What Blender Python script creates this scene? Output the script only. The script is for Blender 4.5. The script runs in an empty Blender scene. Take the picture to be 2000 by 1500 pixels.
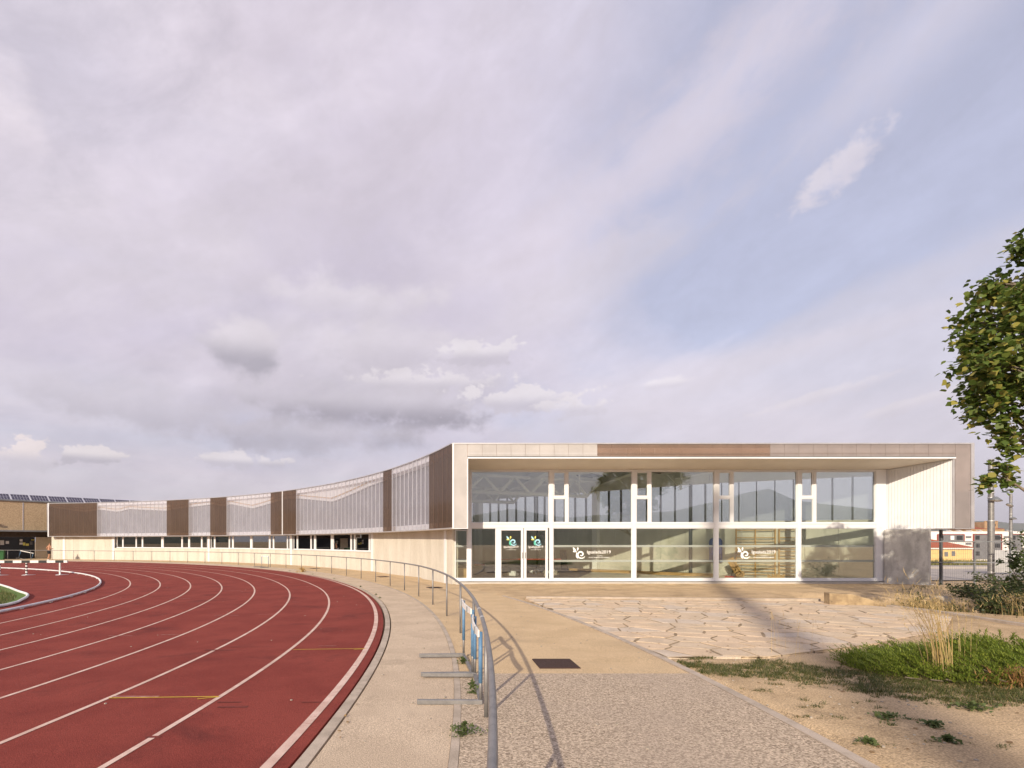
import bpy, bmesh, math, random
from mathutils import Vector, Matrix, noise as mnoise
random.seed(7)
R_ = math.radians
sc = bpy.context.scene
col = sc.collection
# ------------------------------------------------------------------ camera
CZ = 1.80                                   # eye height above the path
cam = bpy.data.cameras.new('camera'); camo = bpy.data.objects.new('camera', cam); col.objects.link(camo)
camo.location = (0, 0, CZ); camo.rotation_euler = (R_(90), 0, 0)
cam.sensor_width = 36; cam.lens = 1073/2000*36
cam.shift_x = (1000-856)/2000; cam.shift_y = (1058-750)/2000
cam.clip_start = .05; cam.clip_end = 30000
sc.camera = camo
# ------------------------------------------------------------------ light and sky
SUN = Vector((.405, 1, -.45)).normalized()  # direction the light travels
w = bpy.data.worlds.new('World'); sc.world = w; w.use_nodes = True
nt = w.node_tree; nt.nodes.clear()
class NB:
    """tiny node builder"""
    def __init__(s, nt): s.nt = nt
    def n(s, t, **k):
        x = s.nt.nodes.new(t)
        for a, v in k.items(): setattr(x, a, v)
        return x
    def put(s, sock, v):
        if isinstance(v, bpy.types.NodeSocket): s.nt.links.new(v, sock)
        elif v is not None: sock.default_value = v
    def math(s, op, a, b=None, clamp=False):
        x = s.n('ShaderNodeMath', operation=op, use_clamp=clamp); s.put(x.inputs[0], a)
        if b is not None: s.put(x.inputs[1], b)
        return x.outputs[0]
    def ramp(s, v, lo, hi, a=0., b=1., smooth=True):
        x = s.n('ShaderNodeMapRange', interpolation_type='SMOOTHSTEP' if smooth else 'LINEAR')
        s.put(x.inputs[0], v); x.inputs[1].default_value = lo; x.inputs[2].default_value = hi
        x.inputs[3].default_value = a; x.inputs[4].default_value = b
        return x.outputs[0]
    def noise(s, vec, scale, detail=4, rough=.55, dist=0.):
        x = s.n('ShaderNodeTexNoise'); s.put(x.inputs['Vector'], vec); x.inputs['Scale'].default_value = scale
        x.inputs['Detail'].default_value = detail; x.inputs['Roughness'].default_value = rough; x.inputs['Distortion'].default_value = dist
        return x.outputs[0]
    def mix(s, f, a, b, mode='MIX'):
        x = s.n('ShaderNodeMix', data_type='RGBA', blend_type=mode); s.put(x.inputs[0], f)
        for i, v in ((6, a), (7, b)):
            s.put(x.inputs[i], v if isinstance(v, bpy.types.NodeSocket) else (*v, 1))
        return x.outputs[2]
    def vec(s, x, y, z):
        c = s.n('ShaderNodeCombineXYZ'); s.put(c.inputs[0], x); s.put(c.inputs[1], y); s.put(c.inputs[2], z); return c.outputs[0]
B = NB(nt)
sky = B.n('ShaderNodeTexSky', sky_type='NISHITA', sun_disc=False)
sky.sun_elevation = math.asin(-SUN.z); sky.sun_rotation = math.atan2(-SUN.x, -SUN.y)
sky.air_density = 1.0; sky.dust_density = 1.5; sky.ozone_density = 1.2
tc = B.n('ShaderNodeTexCoord'); sep = B.n('ShaderNodeSeparateXYZ'); nt.links.new(tc.outputs['Generated'], sep.inputs[0])
dx, dy, dz = sep.outputs
az = B.math('ARCTAN2', dx, dy); el = B.math('ARCSINE', dz)
zz = B.math('MAXIMUM', B.math('ADD', dz, .22), .06)
px = B.math('DIVIDE', dx, zz); py = B.math('DIVIDE', dy, zz)
# high streaky sheet, combed along one direction
rx = B.math('ADD', B.math('MULTIPLY', px, .80), B.math('MULTIPLY', py, .60))
ry = B.math('ADD', B.math('MULTIPLY', px, -.60), B.math('MULTIPLY', py, .80))
pv = B.vec(B.math('MULTIPLY', rx, .55), B.math('MULTIPLY', ry, 1.15), .3)
n1 = B.noise(pv, .75, 5, .5, .5)
n2 = B.noise(pv, 2.4, 6, .55, .4)
n3 = B.noise(B.vec(px, py, 2.), 1.1, 6, .58, .3)
# clearer sky towards the right of the photo
clear = B.math('SUBTRACT', 1., B.math('MULTIPLY', B.math('MULTIPLY', B.ramp(az, .05, .62), B.ramp(el, .16, .36)), B.ramp(el, .50, .80, .85, .5)))
cov = B.math('ADD', B.math('MULTIPLY', n1, .85), B.math('MULTIPLY', n2, .35))
cov = B.math('ADD', cov, B.math('MULTIPLY', B.math('SUBTRACT', clear, .62), .62))
cov = B.math('MAXIMUM', B.ramp(cov, .34, .92), .34)
cov = B.math('MAXIMUM', cov, B.ramp(el, .0, .26, .85, .0))
ct_, st0 = math.cos(R_(22)), math.sin(R_(22))
tu = B.math('ADD', B.math('MULTIPLY', az, ct_), B.math('MULTIPLY', el, st0)); tv = B.math('SUBTRACT', B.math('MULTIPLY', el, ct_), B.math('MULTIPLY', az, st0))
NW = B.noise(B.vec(tu, B.math('MULTIPLY', tv, 2.2), 3.), 5., 6, .66, .25)      # torn wisps
NC = B.noise(B.vec(az, B.math('MULTIPLY', el, 1.35), 5.), 11., 6, .62, .1)     # heaped clouds
NF = B.noise(B.vec(az, B.math('MULTIPLY', el, 1.3), 2.), 30., 6, .6, .1)          # crisp puffs
NL = B.noise(B.vec(az, B.math('MULTIPLY', el, 1.6), 8.), 5., 5, .6)
def blob(px_, py_, rx_, ry_, dist=.6, sc_=7., seed=0., edge=(1.0, .35), tilt=0., stretch=1.8):
    """soft cloud at the direction of a sky point, with a broken edge"""
    a0 = math.atan2(px_-856, 1073); e0 = math.atan2(1058-py_, math.hypot(px_-856, 1073))
    u0 = B.math('SUBTRACT', az, a0); v0 = B.math('SUBTRACT', el, e0); ct, st_ = math.cos(tilt), math.sin(tilt)
    u = B.math('ADD', B.math('MULTIPLY', u0, ct), B.math('MULTIPLY', v0, st_)); v = B.math('SUBTRACT', B.math('MULTIPLY', v0, ct), B.math('MULTIPLY', u0, st_))
    nn = NF if sc_ > 20 else (NW if tilt else (NC if sc_ > 7 else NL))
    u = B.math('DIVIDE', u, rx_/1073); v = B.math('DIVIDE', v, ry_/1073)
    d = B.math('SQRT', B.math('ADD', B.math('MULTIPLY', u, u), B.math('MULTIPLY', v, v)))
    d = B.math('ADD', d, B.math('MULTIPLY', B.math('SUBTRACT', nn, .5), dist*2))
    return B.ramp(d, edge[0], edge[1]), v
skyc = B.mix(.0, sky.outputs[0], (1, 1, 1))
mul = B.n('ShaderNodeVectorMath', operation='SCALE'); nt.links.new(skyc, mul.inputs[0]); mul.inputs[3].default_value = .15
tint = B.mix(.6, B.mix(1., mul.outputs[0], (1.12, 1.0, 1.02), 'MULTIPLY'), (.335, .36, .50))
cl_hi = B.mix(B.ramp(n3, .32, .68), (.53, .475, .57), (.70, .635, .705))
cl = B.mix(B.ramp(az, -.2, .75), cl_hi, (.70, .66, .77))
base = B.mix(B.math('MULTIPLY', cov, .93), tint, cl)
# long wisps first, then heaped clouds near the skyline
for (bx, by, rx_, ry_, tl, s_, seed, amt, c_) in [
        (1250, 330, 560, 95, 24, 4., 21., .5, (.68, .615, .70)), (1400, 180, 420, 70, 27, 4., 22., .35, (.68, .62, .70)), (1500, 690, 620, 50, 15, 4., 23., .45, (.70, .65, .72)),
        (700, 330, 520, 120, 20, 3.5, 24., .5, (.60, .545, .62)), (350, 120, 420, 80, 25, 4., 25., .45, (.62, .56, .64)), (1130, 560, 420, 60, 22, 5., 26., .5, (.66, .61, .68)),
        (1800, 60, 300, 60, 25, 5., 27., .5, (.64, .60, .69)), (250, 480, 420, 120, 5, 3., 28., .4, (.63, .58, .64)), (120, 160, 240, 150, 30, 4., 29., .35, (.43, .41, .50))]:
    m, v = blob(bx, by, rx_, ry_, 1.25, s_, seed, (1.1, .0), R_(tl), 3.2)
    base = B.mix(B.math('MULTIPLY', m, amt), base, c_)
# veil low on the right with a sharper upper edge
ln = B.math('SUBTRACT', B.math('ADD', B.math('MULTIPLY', az, .0966), .262), el)
ln = B.math('ADD', ln, B.math('MULTIPLY', B.math('SUBTRACT', NW, .5), .07))
veil = B.math('MULTIPLY', B.ramp(ln, -.006, .03), B.ramp(az, .12, .45))
base = B.mix(B.math('MULTIPLY', veil, .62), base, (.665, .615, .685))
for (bx, by, rx_, ry_, dist, s_, seed, amt, top, bot, ed) in [
        (660, 730, 400, 130, .9, 5, 1., .5, (.66, .61, .67), (.44, .405, .475), (1., .3)),
        (330, 800, 260, 60, 1.2, 8, 14., .6, (.55, .51, .575), (.41, .38, .445), (1., .3)),
        (760, 795, 300, 60, 1.3, 8, 13., .9, (.56, .52, .585), (.27, .25, .305), (1.05, .35)),
        (620, 850, 260, 40, 1.3, 8, 15., .6, (.50, .465, .53), (.36, .335, .40), (1.05, .35)),
        (700, 590, 190, 60, 1.2, 8, 2., .55, (.72, .67, .71), (.58, .535, .60), (1., .3)),
        (760, 680, 220, 60, 1.2, 8, 16., .5, (.66, .61, .66), (.50, .46, .525), (1., .3)),
        (470, 675, 84, 62, .9, 12, 3., .95, (.66, .61, .665), (.37, .345, .405), (.95, .45)),
        (830, 745, 170, 26, 1.9, 24, 17., .6, (.78, .725, .755), (.55, .51, .57), (1., .55)),
        (1020, 780, 130, 32, 1.9, 24, 4., .75, (.80, .745, .775), (.54, .50, .57), (1., .55)),
        (1120, 795, 70, 20, 1.9, 24, 18., .6, (.80, .745, .775), (.60, .56, .63), (1., .55)),
        (930, 690, 90, 26, 1.9, 24, 5., .65, (.78, .73, .76), (.52, .48, .55), (1., .55)),
        (55, 888, 36, 30, 1.9, 24, 6., .9, (.84, .74, .73), (.58, .54, .61), (.98, .6)),
        (175, 890, 55, 18, 1.9, 24, 7., .85, (.82, .75, .76), (.46, .43, .50), (.98, .6)),
        (470, 900, 85, 16, 1.9, 24, 8., .75, (.78, .72, .74), (.50, .47, .54), (1., .55)),
        (1640, 330, 82, 24, 1.1, 24, 10., .6, (.76, .69, .735), (.72, .655, .715), (1.05, .4)),
        (1290, 750, 60, 14, .9, 24, 11., .6, (.78, .73, .765), (.60, .56, .63), (1., .5)),
        (1600, 775, 120, 12, 1.1, 24, 19., .5, (.76, .70, .74), (.66, .61, .68), (1., .5)),
        (1780, 790, 90, 12, 1.1, 24, 20., .5, (.76, .70, .74), (.66, .61, .68), (1., .5)),
        (20, 260, 60, 90, .9, 12, 12., .5, (.72, .65, .70), (.60, .55, .63), (1., .4))]:
    m, v = blob(bx, by, rx_, ry_, dist, s_, seed, ed, tilt=R_(30) if seed == 10 else (R_(12) if seed in (19., 20.) else 0.))
    base = B.mix(B.math('MULTIPLY', m, amt), base, B.mix(B.ramp(v, -.45, .35), bot, top))
# fine mottling of the cloud sheet
fine = B.math('ADD', B.math('MULTIPLY', B.math('SUBTRACT', NW, .5), .42), B.math('MULTIPLY', B.math('SUBTRACT', NF, .5), .09))
fs = B.n('ShaderNodeVectorMath', operation='SCALE'); nt.links.new(base, fs.inputs[0]); nt.links.new(B.math('ADD', fine, 1.), fs.inputs[3]); base = fs.outputs[0]
bg = B.n('ShaderNodeBackground'); nt.links.new(base, bg.inputs[0]); bg.inputs[1].default_value = .93
out = B.n('ShaderNodeOutputWorld'); nt.links.new(bg.outputs[0], out.inputs[0])
sl = bpy.data.lights.new('sun', 'SUN'); sl.energy = 4.8; sl.angle = R_(.53); sl.color = (1, .875, .69)
so = bpy.data.objects.new('sun', sl); col.objects.link(so)
so.rotation_euler = SUN.to_track_quat('-Z', 'Y').to_euler(); so.location = (-20, -40, 30)
vs = sc.view_settings
vs.view_transform = 'Standard'; vs.look = 'None'; vs.exposure = .36; vs.gamma = 1; vs.use_curve_mapping = False
sc.render.engine = 'CYCLES'
sc.cycles.transparent_max_bounces = 16; sc.cycles.max_bounces = 10; sc.cycles.diffuse_bounces = 6
# ------------------------------------------------------------------ materials
def mat(name, c1, c2=None, scale=8., rough=.8, bump=0., bscale=None, metal=0., spec=.3, detail=5, lo=.35, hi=.65,
        c3=None, s3=1., lo3=.5, hi3=.7, stretch=(1, 1, 1), grain=0., gscale=180., coat=0.):
    m = bpy.data.materials.new(name); m.use_nodes = True; t = m.node_tree; b = NB(t)
    p = t.nodes['Principled BSDF']; p.inputs['Roughness'].default_value = rough; p.inputs['Metallic'].default_value = metal
    p.inputs['Specular IOR Level'].default_value = spec; p.inputs['Coat Weight'].default_value = coat
    g = b.n('ShaderNodeNewGeometry'); mp = b.n('ShaderNodeMapping'); t.links.new(g.outputs['Position'], mp.inputs[0]); mp.inputs['Scale'].default_value = stretch
    v = mp.outputs[0]; c = c1
    if c2: c = b.mix(b.ramp(b.noise(v, scale, detail, .6), lo, hi), c1, c2)
    if c3: c = b.mix(b.ramp(b.noise(v, s3, 6, .65, .4), lo3, hi3), c, c3)
    if grain:
        gv = b.ramp(b.noise(v, gscale, 2, .6), .3, .7, 1-grain, 1+grain, False)
        cc = b.n('ShaderNodeVectorMath', operation='SCALE'); b.put(cc.inputs[0], c if isinstance(c, bpy.types.NodeSocket) else tuple(c)); b.put(cc.inputs[3], gv); c = cc.outputs[0]
    if isinstance(c, bpy.types.NodeSocket): t.links.new(c, p.inputs['Base Color'])
    else: p.inputs['Base Color'].default_value = (*c, 1)
    if bump:
        bn = b.n('ShaderNodeBump'); bn.inputs['Strength'].default_value = bump; bn.inputs['Distance'].default_value = .02
        t.links.new(b.noise(v, bscale or scale*4, 4, .6), bn.inputs['Height']); t.links.new(bn.outputs[0], p.inputs['Normal'])
    return m
M = {}
M['soil'] = mat('sandy_soil', (.55, .405, .25), (.455, .33, .20), 1.3, .95, 1., 40, c3=(.33, .24, .145), s3=.9, lo3=.5, hi3=.72, grain=.42, gscale=65, spec=.15)
M['track'] = mat('red_track', (.255, .056, .043), (.21, .043, .034), .9, .95, .6, 110, c3=(.12, .03, .027), s3=.75, lo3=.52, hi3=.78, grain=.30, gscale=100, spec=.12)
M['lane'] = mat('faded_white_paint', (.66, .49, .42), (.54, .37, .31), 4, .9, .2, 120, c3=(.34, .14, .11), s3=9, lo3=.56, hi3=.8, grain=.15, spec=.15)
M['kerbmetal'] = mat('white_kerb_metal', (.72, .72, .72), (.6, .6, .62), 3, .45)
M['path'] = mat('pale_path', (.57, .455, .335), (.50, .395, .29), 1.6, .95, .5, 80, c3=(.41, .325, .24), s3=.9, lo3=.53, hi3=.75, grain=.34, gscale=85, spec=.15)
M['resin'] = mat('sand_coloured_path', (.59, .44, .27), (.53, .39, .235), 1.2, .95, .5, 80, c3=(.45, .34, .22), s3=.6, lo3=.48, hi3=.75, grain=.34, gscale=75, spec=.15)
def aggregate():
    m = mat('exposed_aggregate', (.36, .285, .235), (.31, .245, .205), 1.4, .9, .8, 75)
    t = m.node_tree; b = NB(t); p = t.nodes['Principled BSDF']
    g = b.n('ShaderNodeNewGeometry'); vo = b.n('ShaderNodeTexVoronoi'); t.links.new(g.outputs['Position'], vo.inputs['Vector']); vo.inputs['Scale'].default_value = 75
    s = b.n('ShaderNodeSeparateColor'); t.links.new(vo.outputs['Color'], s.inputs[0])
    c = b.mix(s.outputs[0], (.22, .165, .115), (.70, .565, .425))
    c = b.mix(b.ramp(b.noise(g.outputs['Position'], .8, 4), .4, .7, 0, .4), c, (.44, .35, .275))
    t.links.new(c, p.inputs['Base Color'])
    return m
M['aggregate'] = aggregate()
M['edging'] = mat('concrete_edging', (.48, .40, .325), (.36, .30, .24), 4, .9, .4, 60, grain=.2)
M['gap'] = mat('dark_joint', (.06, .045, .035), (.1, .075, .05), 9, .95)
M['concrete'] = mat('pale_board_concrete', (.58, .54, .475), (.51, .47, .405), 1.4, .85, .25, 30, c3=(.33, .295, .245), s3=2.0, lo3=.56, hi3=.8, stretch=(1, 1, .14), grain=.1, gscale=40)
M['concrete_in'] = mat('inner_concrete', (.68, .66, .58), (.58, .56, .49), 1.3, .85, .2, 30, c3=(.42, .41, .36), s3=2.2, lo3=.6, hi3=.8, stretch=(1, 1, .4), grain=.07, gscale=60)
M['concrete_grey'] = mat('grey_concrete', (.56, .55, .53), (.38, .375, .36), 2.0, .85, .25, 30, c3=(.24, .235, .225), s3=3.2, lo3=.55, hi3=.78, stretch=(1, 1, .45), grain=.12, gscale=60)
M['white'] = mat('white_metal', (.70, .705, .725), (.665, .67, .69), 1.5, .4, spec=.4)
M['white_in'] = mat('white_paint_indoors', (.88, .88, .87), (.84, .84, .83), 1.5, .6)
M['soffit'] = mat('pale_soffit', (.66, .60, .52), (.62, .565, .49), 1.2, .55)
M['trim'] = mat('aluminium_trim', (.60, .59, .60), (.52, .51, .52), 2, .35, metal=.6)
M['galv'] = mat('galvanised_steel', (.28, .27, .265), (.21, .205, .205), 7, .48, .1, 60, metal=.5, c3=(.15, .145, .145), s3=20, lo3=.6, hi3=.75)
M['dark_steel'] = mat('dark_steel', (.09, .095, .105), (.07, .075, .08), 4, .5)
M['grey_steel'] = mat('grey_steel', (.22, .23, .245), (.18, .19, .2), 4, .5, metal=.3)
M['blue'] = mat('blue_plastic', (.12, .235, .385), (.09, .19, .33), 12, .5, c3=(.24, .33, .42), s3=15, lo3=.6, hi3=.75)
M['blue_mat'] = mat('blue_vinyl', (.03, .075, .32), (.025, .06, .27), 3, .55)
M['navy'] = mat('navy_board', (.015, .02, .07), (.02, .025, .08), 3, .6)
M['navyfloor'] = mat('navy_floor', (.035, .04, .085), (.05, .05, .1), 2, .45)
M['infloor'] = mat('indoor_floor', (.64, .60, .52), (.56, .52, .44), 1.5, .4)
M['wood'] = mat('pale_wood', (.55, .34, .13), (.47, .28, .10), 3, .5, stretch=(1, 6, 1))
M['ply'] = mat('plywood', (.52, .33, .15), (.44, .27, .11), 4, .6)
M['red'] = mat('red_plastic', (.42, .03, .025), (.36, .025, .02), 4, .5)
M['rust'] = mat('rusty_plate', (.075, .04, .032), (.04, .022, .018), 60, .85, .8, 90, c3=(.22, .14, .1), s3=70, lo3=.66, hi3=.72)
M['yellow'] = mat('yellow_line_paint', (.62, .40, .04), (.5, .31, .03), 20, .7)
M['white_paint'] = mat('white_gloss_paint', (.78, .77, .75), (.68, .66, .63), 9, .5)
M['black_paint'] = mat('black_gloss_paint', (.015, .015, .016), (.03, .03, .03), 9, .5)
M['sticker'] = mat('white_window_film', (.86, .86, .84), None, rough=.6)
M['film_blue'] = mat('pale_blue_film', (.36, .66, .80), None, rough=.6)
M['film_green'] = mat('green_film', (.10, .45, .33), None, rough=.6)
M['film_yellow'] = mat('yellow_film', (.75, .68, .16), None, rough=.6)

M['grass'] = mat('turf', (.085, .155, .03), (.13, .20, .04), 3, .9, .6, 60, c3=(.19, .22, .06), s3=1.2, lo3=.5, hi3=.7, grain=.3, gscale=60)
M['bark'] = mat('bark', (.24, .20, .15), (.14, .11, .08), 8, .9, .6, 40, stretch=(1, 1, .3))
M['render'] = mat('pebble_render', (.52, .39, .25), (.33, .24, .15), 16, .95, .8, 20, lo=.42, hi=.58)
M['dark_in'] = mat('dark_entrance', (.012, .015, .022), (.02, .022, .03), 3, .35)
M['brown_soffit'] = mat('brown_boards', (.10, .07, .045), (.07, .05, .03), 5, .8)
M['cream'] = mat('cream_paint', (.62, .53, .40), (.56, .47, .35), 3, .7)
M['solar'] = mat('solar_cells', (.022, .018, .045), (.03, .026, .06), 6, .25, spec=.6)
M['alu'] = mat('bright_aluminium', (.62, .62, .64), None, rough=.35, metal=.7)
M['bin'] = mat('green_bin', (.03, .11, .035), None, rough=.5)
M['skin'] = mat('tanned_skin', (.42, .215, .13), (.36, .18, .105), 20, .55)
M['hair'] = mat('dark_hair', (.02, .015, .012), None, rough=.6)
M['cloth_black'] = mat('black_cloth', (.014, .014, .016), None, rough=.8)
M['shoe'] = mat('white_shoe', (.75, .75, .75), None, rough=.6)
M['asphalt'] = mat('pale_road', (.40, .36, .33), (.34, .305, .28), .6, .9, .2, 40, grain=.15)
M['yellow_wall'] = mat('yellow_render', (.66, .48, .22), (.60, .43, .19), 1, .85)
M['tile'] = mat('red_roof_tile', (.36, .10, .05), (.28, .075, .04), 2, .85)
M['white_wall'] = mat('white_render', (.74, .72, .70), (.70, .68, .66), .6, .85)
M['grey_wall'] = mat('grey_cladding', (.17, .17, .18), (.14, .14, .15), 1, .7)
M['red_frame'] = mat('dull_red_frame', (.26, .06, .05), None, rough=.7)
M['win_dark'] = mat('dark_window', (.03, .032, .036), None, rough=.2, spec=.6)
M['church'] = mat('old_sandstone', (.38, .25, .14), (.30, .19, .10), .4, .9)
M['hill'] = mat('wooded_hill', (.07, .085, .045), (.11, .115, .065), .012, .95, c3=(.16, .13, .085), s3=.006, lo3=.6, hi3=.7)
M['banner'] = mat('grey_canvas', (.42, .41, .40), (.36, .35, .345), 1.2, .8)
M['stone1'] = mat('buff_stone', (.60, .475, .34), (.52, .41, .29), 3, .9, .3, 40, c3=(.46, .37, .28), s3=1.5, lo3=.55, hi3=.75, grain=.16, gscale=60)
M['stone2'] = mat('grey_stone', (.58, .485, .385), (.51, .425, .335), 3, .9, .3, 40, c3=(.46, .37, .28), s3=1.5, lo3=.55, hi3=.75, grain=.16, gscale=60)
M['stone3'] = mat('rosy_stone', (.63, .485, .34), (.55, .42, .29), 3, .9, .3, 40, c3=(.46, .37, .28), s3=1.5, lo3=.55, hi3=.75, grain=.16, gscale=60)
M['block'] = mat('weathered_block', (.43, .32, .19), (.25, .18, .11), 4, .9, .6, 40, c3=(.12, .09, .06), s3=7, lo3=.58, hi3=.72)
M['rock'] = mat('pale_rock', (.40, .35, .29), (.3, .26, .21), 5, .9, .5, 30)
def leafmat(name, c1, c2, c3=None, trans=.35):
    m = bpy.data.materials.new(name); m.use_nodes = True; t = m.node_tree; b = NB(t); t.nodes.clear()
    oi = b.n('ShaderNodeNewGeometry')
    c = b.mix(oi.outputs['Random Per Island'], c1, c2)
    if c3: c = b.mix(b.ramp(oi.outputs['Random Per Island'], .82, .86), c, c3)
    p = b.n('ShaderNodeBsdfPrincipled'); t.links.new(c, p.inputs['Base Color']); p.inputs['Roughness'].default_value = .5; p.inputs['Specular IOR Level'].default_value = .3
    tr = b.n('ShaderNodeBsdfTranslucent'); t.links.new(c, tr.inputs[0]); mx = b.n('ShaderNodeMixShader'); mx.inputs[0].default_value = trans
    t.links.new(p.outputs[0], mx.inputs[1]); t.links.new(tr.outputs[0], mx.inputs[2]); o = b.n('ShaderNodeOutputMaterial'); t.links.new(mx.outputs[0], o.inputs[0])
    return m
M['leaf'] = leafmat('plane_leaf', (.055, .10, .016), (.17, .215, .045), (.33, .30, .07))
M['leaf2'] = leafmat('small_leaf', (.055, .085, .025), (.09, .12, .035))
M['shrub'] = leafmat('shrub_leaf', (.045, .065, .025), (.085, .10, .035))
M['juniper'] = leafmat('juniper_needles', (.12, .18, .028), (.30, .35, .06))
M['dry'] = leafmat('dry_grass', (.56, .40, .17), (.66, .50, .25))
M['blade'] = leafmat('short_grass', (.065, .085, .022), (.145, .155, .045), (.34, .26, .13))
M['weed'] = leafmat('weed_leaf', (.09, .13, .045), (.14, .17, .06))
M['deadneedle'] = leafmat('brown_needles', (.30, .16, .06), (.38, .21, .09))
def glassmat(name, tint, ior=1.5, rough=0., dirt=.0):
    m = bpy.data.materials.new(name); m.use_nodes = True; t = m.node_tree; b = NB(t); t.nodes.clear()
    tr = b.n('ShaderNodeBsdfTransparent'); tr.inputs[0].default_value = (*tint, 1)
    gl = b.n('ShaderNodeBsdfGlossy'); gl.inputs[1].default_value = rough; gl.inputs[0].default_value = (.95, .97, .98, 1)
    fr = b.n('ShaderNodeFresnel'); fr.inputs[0].default_value = ior
    f = b.ramp(b.math('MULTIPLY', fr.outputs[0], 3.4), 0, 1, 0, 1, False)
    mx = b.n('ShaderNodeMixShader'); t.links.new(f, mx.inputs[0]); t.links.new(tr.outputs[0], mx.inputs[1]); t.links.new(gl.outputs[0], mx.inputs[2])
    o = b.n('ShaderNodeOutputMaterial'); t.links.new(mx.outputs[0], o.inputs[0]); return m
M['glass'] = glassmat('window_glass', (.95, .97, .94), 1.5)
M['glass_dark'] = glassmat('dim_window_glass', (.35, .36, .36), 1.5)
def polymat(name, c, transp, tint, rough=.22):
    m = bpy.data.materials.new(name); m.use_nodes = True; t = m.node_tree; b = NB(t); t.nodes.clear()
    g = b.n('ShaderNodeNewGeometry')
    p = b.n('ShaderNodeBsdfPrincipled'); p.inputs['Roughness'].default_value = rough; p.inputs['Specular IOR Level'].default_value = .7
    cc = b.mix(b.ramp(b.noise(g.outputs['Position'], 1.3, 3), .35, .65), c, tuple(x*.88 for x in c)); t.links.new(cc, p.inputs['Base Color'])
    tr = b.n('ShaderNodeBsdfTransparent'); tr.inputs[0].default_value = (*tint, 1)
    tl = b.n('ShaderNodeBsdfTranslucent'); tl.inputs[0].default_value = (*c, 1)
    m1 = b.n('ShaderNodeMixShader'); m1.inputs[0].default_value = .25; t.links.new(p.outputs[0], m1.inputs[1]); t.links.new(tl.outputs[0], m1.inputs[2])
    mx = b.n('ShaderNodeMixShader'); mx.inputs[0].default_value = transp
    t.links.new(m1.outputs[0], mx.inputs[1]); t.links.new(tr.outputs[0], mx.inputs[2])
    o = b.n('ShaderNodeOutputMaterial'); t.links.new(mx.outputs[0], o.inputs[0]); return m
M['poly_clear'] = polymat('clear_polycarbonate', (.58, .575, .62), .73, (.95, .95, .98), .10)
M['poly_white'] = polymat('opal_polycarbonate', (.72, .70, .69), .35, (.95, .93, .92), .12)
M['poly_bronze'] = polymat('bronze_polycarbonate', (.185, .135, .107), .52, (.70, .58, .49), .10)
M['poly_grey'] = polymat('smoky_polycarbonate', (.50, .455, .45), .50, (.9, .87, .86), .12)
M['poly_back'] = polymat('clerestory_polycarbonate', (.56, .585, .61), .80, (.95, .97, .99), .3)
M['frost'] = polymat('frosted_band', (.52, .56, .52), .45, (1, 1, 1), .6)
M['poly_amber'] = polymat('amber_polycarbonate', (.42, .335, .285), .60, (.88, .79, .73), .12)
M['rib'] = mat('pale_joint', (.60, .60, .635), None, rough=.25)
M['rib_brown'] = mat('bronze_joint', (.17, .118, .09), None, rough=.25)
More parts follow.
